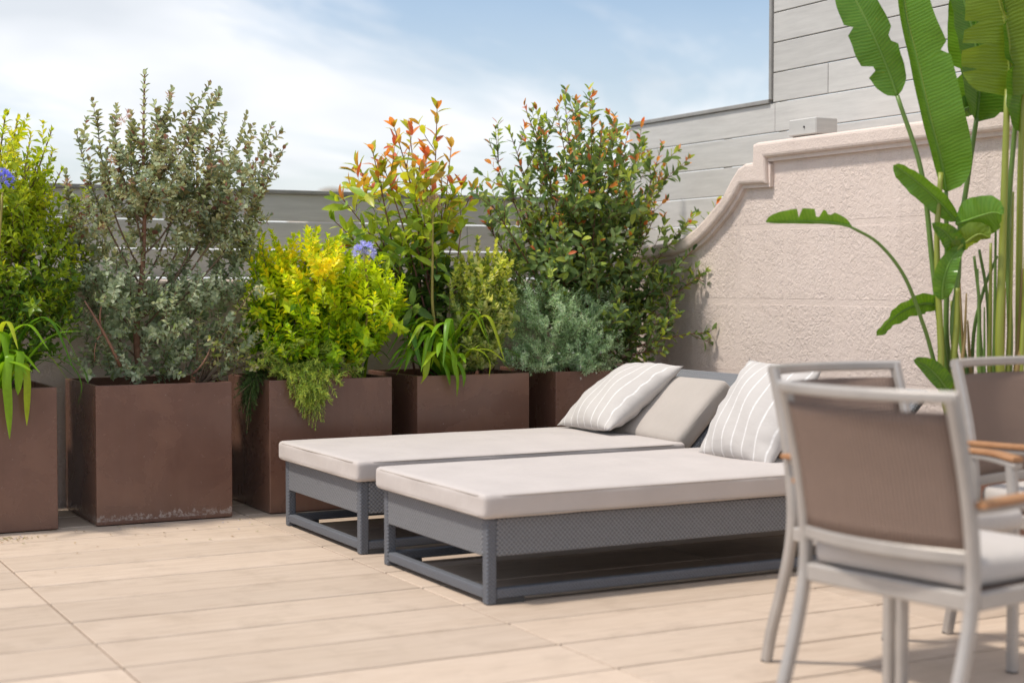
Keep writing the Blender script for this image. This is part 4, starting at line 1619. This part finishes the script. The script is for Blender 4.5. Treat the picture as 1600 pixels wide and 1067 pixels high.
def tint_phot(p, u, rg):
    h = (p.z - 0.8) / 1.45 + rg.gauss(0, .1)
    if u > .85 and h > .55 and rg.random() < .34:
        c = rg.choice([(0.62, 0.17, 0.07), (0.66, 0.28, 0.09), (0.52, 0.22, 0.07)])
    elif u > .55 and rg.random() < .42:
        c = rg.choice([(0.32, 0.42, 0.07), (0.38, 0.45, 0.08)])
    else:
        c = rg.choice([(0.14, 0.22, 0.085), (0.10, 0.17, 0.065), (0.18, 0.27, 0.10), (0.23, 0.32, 0.12)])
    v = rg.uniform(.75, 1.25)
    return tuple(x * v for x in c)


stem_shrub('photinia_shrub', Vector((4.80, 8.14, 0.64)),
           [(820, 166), (882, 150), (900, 160), (925, 165), (960, 183), (985, 196), (848, 190), (766, 226), (797, 208), (870, 175), (905, 185), (940, 200), (1005, 225), (1034, 228), (1036, 262), (1030, 300),
            (755, 300), (780, 270), (810, 250), (840, 230), (1020, 345), (960, 260), (980, 300), (930, 250), (890, 240), (870, 290), (820, 330), (790, 360), (940, 330), (1000, 370), (900, 350), (850, 380), (760, 350), (980, 420), (930, 430),
            (1110, 362, 7.75), (1075, 350, 7.9), (1108, 420, 7.72), (1060, 410, 7.85), (1098, 520, 7.62), (1060, 470, 7.75), (1035, 550, 7.62), (1020, 450, 7.9), (1045, 500, 7.7)],
           'big bushy photinia with red young tips in front of the wall corner', 71, .076, .032, .022, tint_phot, 8, .005, s0=.36, split=300, curl=.2, tuft=3, ctrl=.55, sidelen=(.10, .24), Yr=(-.25, .3), ang=.9, ells=[Ell(890, 330, 105, 125, 8.05, .33), Ell(940, 300, 85, 90, 8.05), Ell(1000, 400, 65, 80, 7.95, .25), Ell(850, 420, 80, 50, 8.0), Ell(960, 480, 70, 60, 7.9, .2)], nfill=170)


# ---- cream-and-green upright shrub
def shrub_varieg():
    base = Vector((4.08, 8.02, 0.64))
    e = plant('variegated_shrub', base, 'upright cream-and-green variegated shrub behind the strap leaves', 'shrub')
    F = Fol(Fol.T_ROUND, 81)
    tw = bmesh.new()

    def tint(p, u, rg):
        h = (p.z - .75) / .75 + rg.gauss(0, .15)
        if rg.random() < .15: c = (0.20, 0.28, 0.08)
        elif h > .55: c = rg.choice([(0.64, 0.68, 0.14), (0.72, 0.73, 0.26), (0.52, 0.62, 0.09)])
        else: c = rg.choice([(0.50, 0.57, 0.20), (0.62, 0.65, 0.34), (0.32, 0.43, 0.14)])
        v = rg.uniform(.8, 1.15)
        return tuple(x * v for x in c)
    kw = dict(spacing=0.010, L=0.040, W=0.025, ang=1.0, mode='opp', tint=tint, curl=-.12, tuft=5, tipscale=.8)
    for (x, y) in ((746, 374), (776, 378), (720, 402), (792, 408), (703, 440), (762, 392), (734, 400), (787, 440), (750, 410), (715, 430), (772, 420), (740, 440)):
        t = at(x, y, 7.90 + F.rng.uniform(-.1, .12))
        b = base + Vector((F.rng.uniform(-.1, .1), F.rng.uniform(-.06, .06), 0))
        pts = bez(b, Vector((t.x * .8 + b.x * .2, (t.y + b.y) / 2, b.z * .6 + t.z * .4)), t, 8)
        fix(tube_obj('stem', pts, [0.005 * (1 - i / 9) + .001 for i in range(8)], M['bark'], e, 5), e)
        leaves_on(F, pts, s0=.4, **kw)
    fill(F, tw, [Ell(746, 480, 46, 75, 7.92, .18), Ell(735, 545, 42, 35, 7.92, .16), Ell(775, 465, 26, 65, 7.90, .15)], 280, .12, kw, up=.7, inner=.35)
    finish_twigs(tw, M['bark'], e)
    split_build(F, M['leaf'], M['leaf_obj'], e, base)


shrub_varieg()


# ---- grey needle-leaved shrub with tiny white flowers
def shrub_needle():
    base = Vector((4.62, 7.98, 0.64))
    e = plant('needle_leaved_shrub', base, 'grey-green needle-leaved shrub with tiny white flowers under the photinia', 'shrub')
    F = Fol(Fol.T_SMALL, 91)
    tw = bmesh.new()
    t0 = tintmix((0.38, 0.53, 0.32), (0.48, 0.61, 0.41), (0.25, 0.38, 0.22), (0.56, 0.68, 0.48))
    kw = dict(spacing=0.0085, L=0.030, W=0.0078, ang=1.05, mode='whorl', tint=t0, curl=.1, tuft=6)
    ells = [Ell(868, 515, 72, 62, 7.95, .26), Ell(840, 480, 45, 45, 7.95), Ell(920, 540, 50, 45, 7.9, .2), Ell(930, 490, 45, 40, 7.95, .2), Ell(850, 560, 60, 25, 7.85, .16), Ell(915, 580, 25, 14, 7.75, .06)]
    fill(F, tw, ells, 560, .11, kw, up=.35, inner=.45)
    for _ in range(60):
        p, v = F.rng.choice(ells).sample(F.rng, .9)
        p.y = min(p.y, 7.86)
        for k in range(4):
            d = rv(F.rng) + Vector((0, -.8, .2))
            F.leaf(p, d, rv(F.rng), .010, .007, (.75, .75, .78), 0)
    finish_twigs(tw, M['bark'], e)
    fix(F.build('foliage', M['leaf_matte'], e), e)


shrub_needle()


# ---- tall paddle-leaved plant (bird-of-paradise type) behind the chairs
def mat_paddle():
    m, nt, p, out = newmat('paddle_leaf')
    uv = node(nt, 'ShaderNodeUVMap', uv_map='UVMap')
    s_ = node(nt, 'ShaderNodeSeparateXYZ', {0: uv.outputs[0]})
    c = node(nt, 'ShaderNodeObjectInfo').outputs['Color']
    av = mth(nt, 'ABSOLUTE', s_.outputs[1])
    wob = noise(nt, geo_pos(nt), 12, 3)
    ph = mth(nt, 'ADD', mth(nt, 'MULTIPLY', s_.outputs[0], 420.0), mth(nt, 'MULTIPLY_ADD', av, -9.0, mth(nt, 'MULTIPLY', wob, 9.0)))
    vein = mth(nt, 'MULTIPLY_ADD', mth(nt, 'SINE', ph), 0.5, 0.5)
    band = noise(nt, mapping(nt, uv.outputs[0], scl=(28, 0.6, 1)), 2.0, 3)
    c = mixc(nt, mth(nt, 'MULTIPLY', vein, 0.12), c, (0.30, 0.42, 0.08))
    v = mth(nt, 'MULTIPLY_ADD', band, 0.5, 0.75)
    c = mixc(nt, 1.0, c, node(nt, 'ShaderNodeCombineColor', {0: v, 1: v, 2: v}).outputs[0], 'MULTIPLY')
    rib = ramp(nt, av, [(0.025, 1.0), (0.05, 0.0)])
    c = mixc(nt, mth(nt, 'MULTIPLY', rib, 0.7), c, (0.45, 0.50, 0.12))
    edge = ramp(nt, mth(nt, 'MULTIPLY_ADD', wob, 0.12, av), [(1.0, 0.0), (1.04, 1.0)])
    c = mixc(nt, mth(nt, 'MULTIPLY', edge, 0.8), c, (0.34, 0.24, 0.06))
    spot = ramp(nt, noise(nt, geo_pos(nt), 22, 4, .7), [(.66, 0), (.74, 1)])
    c = mixc(nt, mth(nt, 'MULTIPLY', spot, 0.5), c, (0.34, 0.33, 0.06))
    setp(nt, p, Base_Color=c, Roughness=0.27, Normal=bump(nt, vein, 0.3, 0.003))
    p.inputs['Specular IOR Level'].default_value = 0.45
    tr = node(nt, 'ShaderNodeBsdfTranslucent', {0: mixc(nt, 1.0, c, (1.6, 1.25, 0.3), 'MULTIPLY')})
    mx = node(nt, 'ShaderNodeMixShader', {0: 0.40, 1: p.outputs[0], 2: tr.outputs[0]})
    nt.links.new(mx.outputs[0], out.inputs[0])
    return m


def mat_stalk():
    m, nt, p, _ = newmat('paddle_stalk')
    c = node(nt, 'ShaderNodeObjectInfo').outputs['Color']
    z = node(nt, 'ShaderNodeSeparateXYZ', {0: geo_pos(nt)}).outputs[2]
    n = noise(nt, mapping(nt, geo_pos(nt), scl=(1, 1, .12)), 60, 4)
    dry = mth(nt, 'MULTIPLY', ramp(nt, mth(nt, 'MULTIPLY_ADD', n, .5, z), [(0.95, 1.0), (1.25, 0.0)]), ramp(nt, n, [(.45, 0), (.6, 1)]))
    c = mixc(nt, mth(nt, 'MULTIPLY', dry, .75), c, (0.30, 0.15, 0.07))
    c = mixc(nt, mth(nt, 'MULTIPLY', n, .25), c, (0.30, 0.32, 0.08))
    setp(nt, p, Base_Color=c, Roughness=.4)
    return m


M['paddle'], M['pstalk'] = mat_paddle(), mat_stalk()
PB = Vector((4.87, 4.87, 0.44))
pe = empty('paddle_leaf_plant', PB)
tag(pe, 'tall plant with big paddle leaves on long stalks before the pink wall', 'plant')


def blade(mid_pts, hwl, hwr, lat, fold_l, fold_r, color, ripple=.006, tears=(), seed=0, power=.55, skew=.42):
    """leaf blade about a midrib; hwl/hwr: half widths of its two halves, folds in radians about the midrib."""
    pp = spline(mid_pts, 8)
    n = len(pp)
    rg = random.Random(seed)
    ph = [rg.uniform(0, 6.28) for _ in range(4)]
    lat = Vector(lat).normalized()
    K = 7
    verts, faces, uvs = [], [], []
    ln = 0
    for i, p in enumerate(pp):
        if i: ln += (p - pp[i - 1]).length
        t = (pp[min(i + 1, n - 1)] - pp[max(i - 1, 0)]).normalized()
        s = (lat - t * lat.dot(t)).normalized()
        nn = s.cross(t).normalized()
        u = i / (n - 1)
        prof = (math.sin(math.pi * min(1, max(0, u)) ** (math.log(.5) / math.log(skew)))) ** power
        if i == 0: prof = .06
        if i == n - 1: prof = .02
        for k in range(-K, K + 1):
            a = k / K
            hw = (hwr if a > 0 else hwl) * prof
            fd = fold_r if a > 0 else fold_l
            for (side, ut, dep) in tears:
                if (a > 0) == (side > 0) and abs(u - ut) < .5 / (n - 1) * 1.2:
                    hw *= (1 - dep)
            q = abs(a) * hw
            b = fd * (0.55 + .45 * abs(a))
            sg = 1 if a > 0 else -1
            rp = ripple * abs(a) ** 2 * (math.sin(u * 21 + ph[0] + sg) + .6 * math.sin(u * 47 + ph[1] * sg))
            verts.append(p + s * (sg * q * math.cos(b)) + nn * (q * math.sin(b) + rp))
            uvs.append((ln, a))
    W = 2 * K + 1
    for i in range(n - 1):
        for k in range(W - 1):
            a = i * W + k
            faces.append((a, a + 1, a + W + 1, a + W))
    me = bpy.data.meshes.new('leaf_blade')
    me.from_pydata([tuple(v) for v in verts], [], faces)
    ul = me.uv_layers.new(name='UVMap')
    for l in me.loops:
        ul.data[l.index].uv = uvs[l.vertex_index]
    o = link('leaf_blade', me, M['paddle'], pe, True)
    fix(o, pe)
    o.color = (*color, 1)
    r0 = tube_obj('midrib', pp, [.006 * (1 - i / n) + .001 for i in range(n)], M['pstalk'], o, 6)
    r0.color = (color[0] * 1.2, color[1] * 1.1, color[2], 1)
    r0.matrix_parent_inverse = o.matrix_parent_inverse.copy()
    r0.matrix_parent_inverse = (Matrix.Translation(pe.location) @ o.matrix_parent_inverse).inverted()
    return o


def stalk(pts, r0, r1, color):
    pp = spline(pts, 6)
    n = len(pp)
    o = fix(tube_obj('leaf_stalk', pp, [r0 + (r1 - r0) * i / (n - 1) for i in range(n)], M['pstalk'], pe, 8), pe)
    o.color = (*color, 1)


GR, LGR, YGR, DGR = (0.075, 0.20, 0.022), (0.105, 0.26, 0.028), (0.16, 0.26, 0.02), (0.045, 0.13, 0.025)
SG, SY, SB = (0.10, 0.20, 0.035), (0.24, 0.28, 0.035), (0.24, 0.15, 0.055)
D0 = 6.62


def P(x, y, d=0.0):
    return atD(x, y, D0 + d)


toR, toC = Vector(RT), -Vector(FW)
base = lambda dx, dy=0: PB + Vector((dx, dy, 0))
# A: torn leaf leaning left at the top
stalk([base(-.07, .08), P(1476, 560), P(1458, 420), P(1440, 270), P(1402, 150)], .015, .009, SG)
blade([P(1402, 150), P(1388, 110), P(1362, 50), P(1330, -15, .05), P(1300, -80, .1)], .10, .10, toR * .8 + toC * .5, .5, .35, GR, tears=((-1, .30, .45), (-1, .55, .35), (1, .42, .3)), seed=1, skew=.45)
# B: large hanging-open leaf
stalk([base(-.02, .06), P(1482, 560, .05), P(1480, 420, .05), P(1478, 300, .04)], .014, .010, SG)
blade([P(1478, 300, .04), P(1470, 250, .02), P(1452, 180), P(1432, 90), P(1415, 20), P(1405, -90), P(1400, -160)], .05, .155, toR * .8 + toC * .35, 1.0, .25, LGR, tears=((1, .5, .25),), seed=2, skew=.33, power=.62)
# C: backlit leaf at the upper right
stalk([base(.08, -.02), P(1562, 560, -.1), P(1566, 400, -.1), P(1574, 140, -.1)], .024, .013, SY)
blade([P(1574, 150, -.1), P(1577, 100, -.12), P(1572, 40, -.14), P(1552, -30, -.16), P(1520, -110, -.2)], .20, .20, toR * .96 + toC * .2, .22, .22, YGR, tears=((-1, .22, .35), (-1, .4, .5), (-1, .56, .4), (1, .35, .4)), seed=3, skew=.28, power=.6)
# D: darker leaf behind C
stalk([base(.03, .04), P(1500, 520, .12), P(1496, 400, .12), P(1512, 280, .12), P(1526, 185, .12)], .014, .010, SG)
blade([P(1526, 190, .12), P(1530, 120, .15), P(1520, 50, .2), P(1500, -20, .25), P(1490, -90, .3)], .12, .17, toR * .85 - toC * .3, .3, .3, GR, seed=4, skew=.4)
blade([P(1490, 180, .2), P(1515, 168, .2), P(1550, 160, .22), P(1600, 170, .25), P(1650, 200, .3)], .05, .06, Vector((0, 0, 1)) + toC * .4, .3, .5, DGR, seed=14)
# E: cupped leaf in the middle
stalk([base(.0, .0), P(1490, 540, -.05), P(1498, 430, -.05), P(1500, 345, -.05)], .012, .009, SG)
blade([P(1494, 345, -.06), P(1470, 318, -.08), P(1440, 290, -.1), P(1412, 268, -.1), P(1396, 258, -.1)], .055, .06, Vector((.1, 0, 1)) + toC * .5, .4, .7, LGR, seed=5)
blade([P(1494, 350, -.08), P(1510, 345, -.12), P(1530, 338, -.16), P(1552, 332, -.2), P(1566, 335, -.24)], .10, .085, Vector((0, 0, 1)) + toC * .4, .3, .3, LGR, seed=6, power=.5)
# F: small curled leaves
blade([P(1498, 400, -.1), P(1490, 380, -.12), P(1476, 362, -.14), P(1456, 350, -.16)], .05, .05, Vector((0, .2, 1)) + toC * .6, .6, .4, GR, seed=7)
blade([P(1490, 395, -.12), P(1510, 378, -.14), P(1530, 366, -.16), P(1548, 372, -.18)], .045, .06, Vector((0, .2, 1)) + toC * .6, .5, .4, YGR, seed=8)
blade([P(1472, 468, -.1), P(1474, 440, -.12), P(1484, 410, -.13), P(1504, 385, -.13)], .05, .05, toR + toC * .3, .5, .3, LGR, seed=9)
# G: long arching stalk with a narrow rolled leaf
stalk([base(-.12, .06), P(1458, 560, -.06), P(1440, 500, -.1), P(1412, 430, -.14), P(1372, 380, -.16), P(1328, 354, -.18)], .010, .006, SG)
blade([P(1330, 354, -.18), P(1300, 348, -.18), P(1265, 346, -.18), P(1230, 346, -.18), P(1196, 347, -.18)], .012, .062, Vector((.1, 0, 1)) + toC * .15, .6, .5, LGR, tears=((1, .42, .6), (1, .62, .7), (1, .3, .3)), seed=10, power=.45, skew=.55)
# H: low leaf pointing left
stalk([base(-.08, .10), P(1470, 560, .02), P(1468, 520, .02), P(1466, 478, .02)], .008, .006, SG)
blade([P(1468, 478, .02), P(1445, 474, 0), P(1415, 483, -.03), P(1390, 502, -.05), P(1370, 525, -.06)], .048, .055, Vector((.2, 0, 1)) + toC * .5, .15, .2, GR, seed=11, power=.5)
# I: lowest leaf
blade([P(1482, 612, -.12), P(1468, 592, -.14), P(1448, 572, -.16), P(1428, 562, -.18)], .04, .05, Vector((.2, 0, 1)) + toC * .4, .5, .3, GR, seed=12)
# further stalks and dry sheaths
stalk([base(.12, -.06), P(1592, 560, -.05), P(1594, 300, -.05), P(1600, 100, -.05)], .018, .012, SY)
stalk([base(.10, .02), P(1578, 540, .05), P(1575, 350, .05), P(1590, 150, .05)], .016, .010, SG)
stalk([base(.05, .04), P(1532, 540, .08), P(1530, 470, .08), P(1522, 400, .08)], .010, .006, SG)
stalk([base(.06, .06), P(1545, 540, .1), P(1542, 460, .1), P(1530, 390, .1)], .010, .006, SG)
stalk([base(.0, .10), P(1520, 540, .12), P(1535, 460, .12), P(1558, 400, .12)], .009, .006, SG)
stalk([base(-.04, .02), P(1492, 600, -.06), P(1495, 500, -.06), P(1496, 450, -.06)], .020, .010, SY)
stalk([base(.01, .0), P(1506, 600, -.08), P(1508, 520, -.08), P(1510, 458, -.08)], .013, .003, SB)
stalk([base(.14, -.08), P(1588, 600, -.1), P(1602, 520, -.1), P(1612, 440, -.1)], .016, .006, SB)
stalk([base(-.06, .04), P(1474, 620, -.08), P(1470, 540, -.08), P(1464, 380, -.08), P(1470, 270, -.06)], .018, .011, SY)


# ---- fallen leaves and petals on the planks before the planters
F = Fol(Fol.T_SMALL, 7)
for _ in range(150):
    x, y = F.rng.uniform(0.9, 3.3), 7.74 - abs(F.rng.gauss(0, .33))
    if F.rng.random() < .3: x, y = F.rng.gauss(1.35, .06), F.rng.gauss(7.55, .04)
    if 2.55 < x and y < 7.5: continue
    if y > 7.735: continue
    a = F.rng.uniform(0, 6.28)
    c = F.rng.choice([(.30, .2, .12), (.2, .14, .09), (.42, .32, .2), (.35, .33, .5), (.25, .25, .12)])
    F.leaf((x, y, .003), (math.cos(a), math.sin(a), .05), (F.rng.gauss(0, .2), F.rng.gauss(0, .2), 1), F.rng.uniform(.010, .026), F.rng.uniform(.005, .011), c, -.1)
fo = F.build('fallen_leaves', M['leaf_matte'], None)

rs = random.Random(12)
for (x, y, w_, c_) in ((1486, 470, .017, SY), (1512, 500, .016, SB), (1528, 420, .015, SG), (1548, 380, .018, SY), (1556, 330, .016, SG), (1570, 450, .018, SB), (1583, 300, .019, SY), (1598, 420, .017, SB), (1608, 250, .02, SY), (1620, 400, .018, SG), (1538, 480, .012, SG), (1500, 440, .014, SB)):
    dd = rs.uniform(-.12, .14)
    bx = (x - 1540) / 1000
    stalk([PB + Vector((bx * .6, -bx * .7 + dd * .3, 0)), P(x * .8 + 1540 * .2, 585, dd), P(x * .92 + 1540 * .08, (585 + y) / 2, dd), P(x, y, dd)], w_ * .75, w_ * rs.uniform(.18, .35), c_)

blade([P(1600, 210, -.02), P(1604, 150, -.04), P(1600, 70, -.06), P(1585, -20, -.08), P(1570, -110, -.1)], .17, .16, toR * .9 - toC * .4, .35, .35, GR, tears=((-1, .4, .35), (-1, .62, .3)), seed=21, skew=.35)
blade([P(1536, 182, .2), P(1522, 120, .22), P(1512, 60, .25), P(1508, 0, .28), P(1510, -70, .3)], .09, .07, toR * .8 + toC * .5, .5, .6, LGR, tears=((-1, .3, .4),), seed=22, skew=.4)
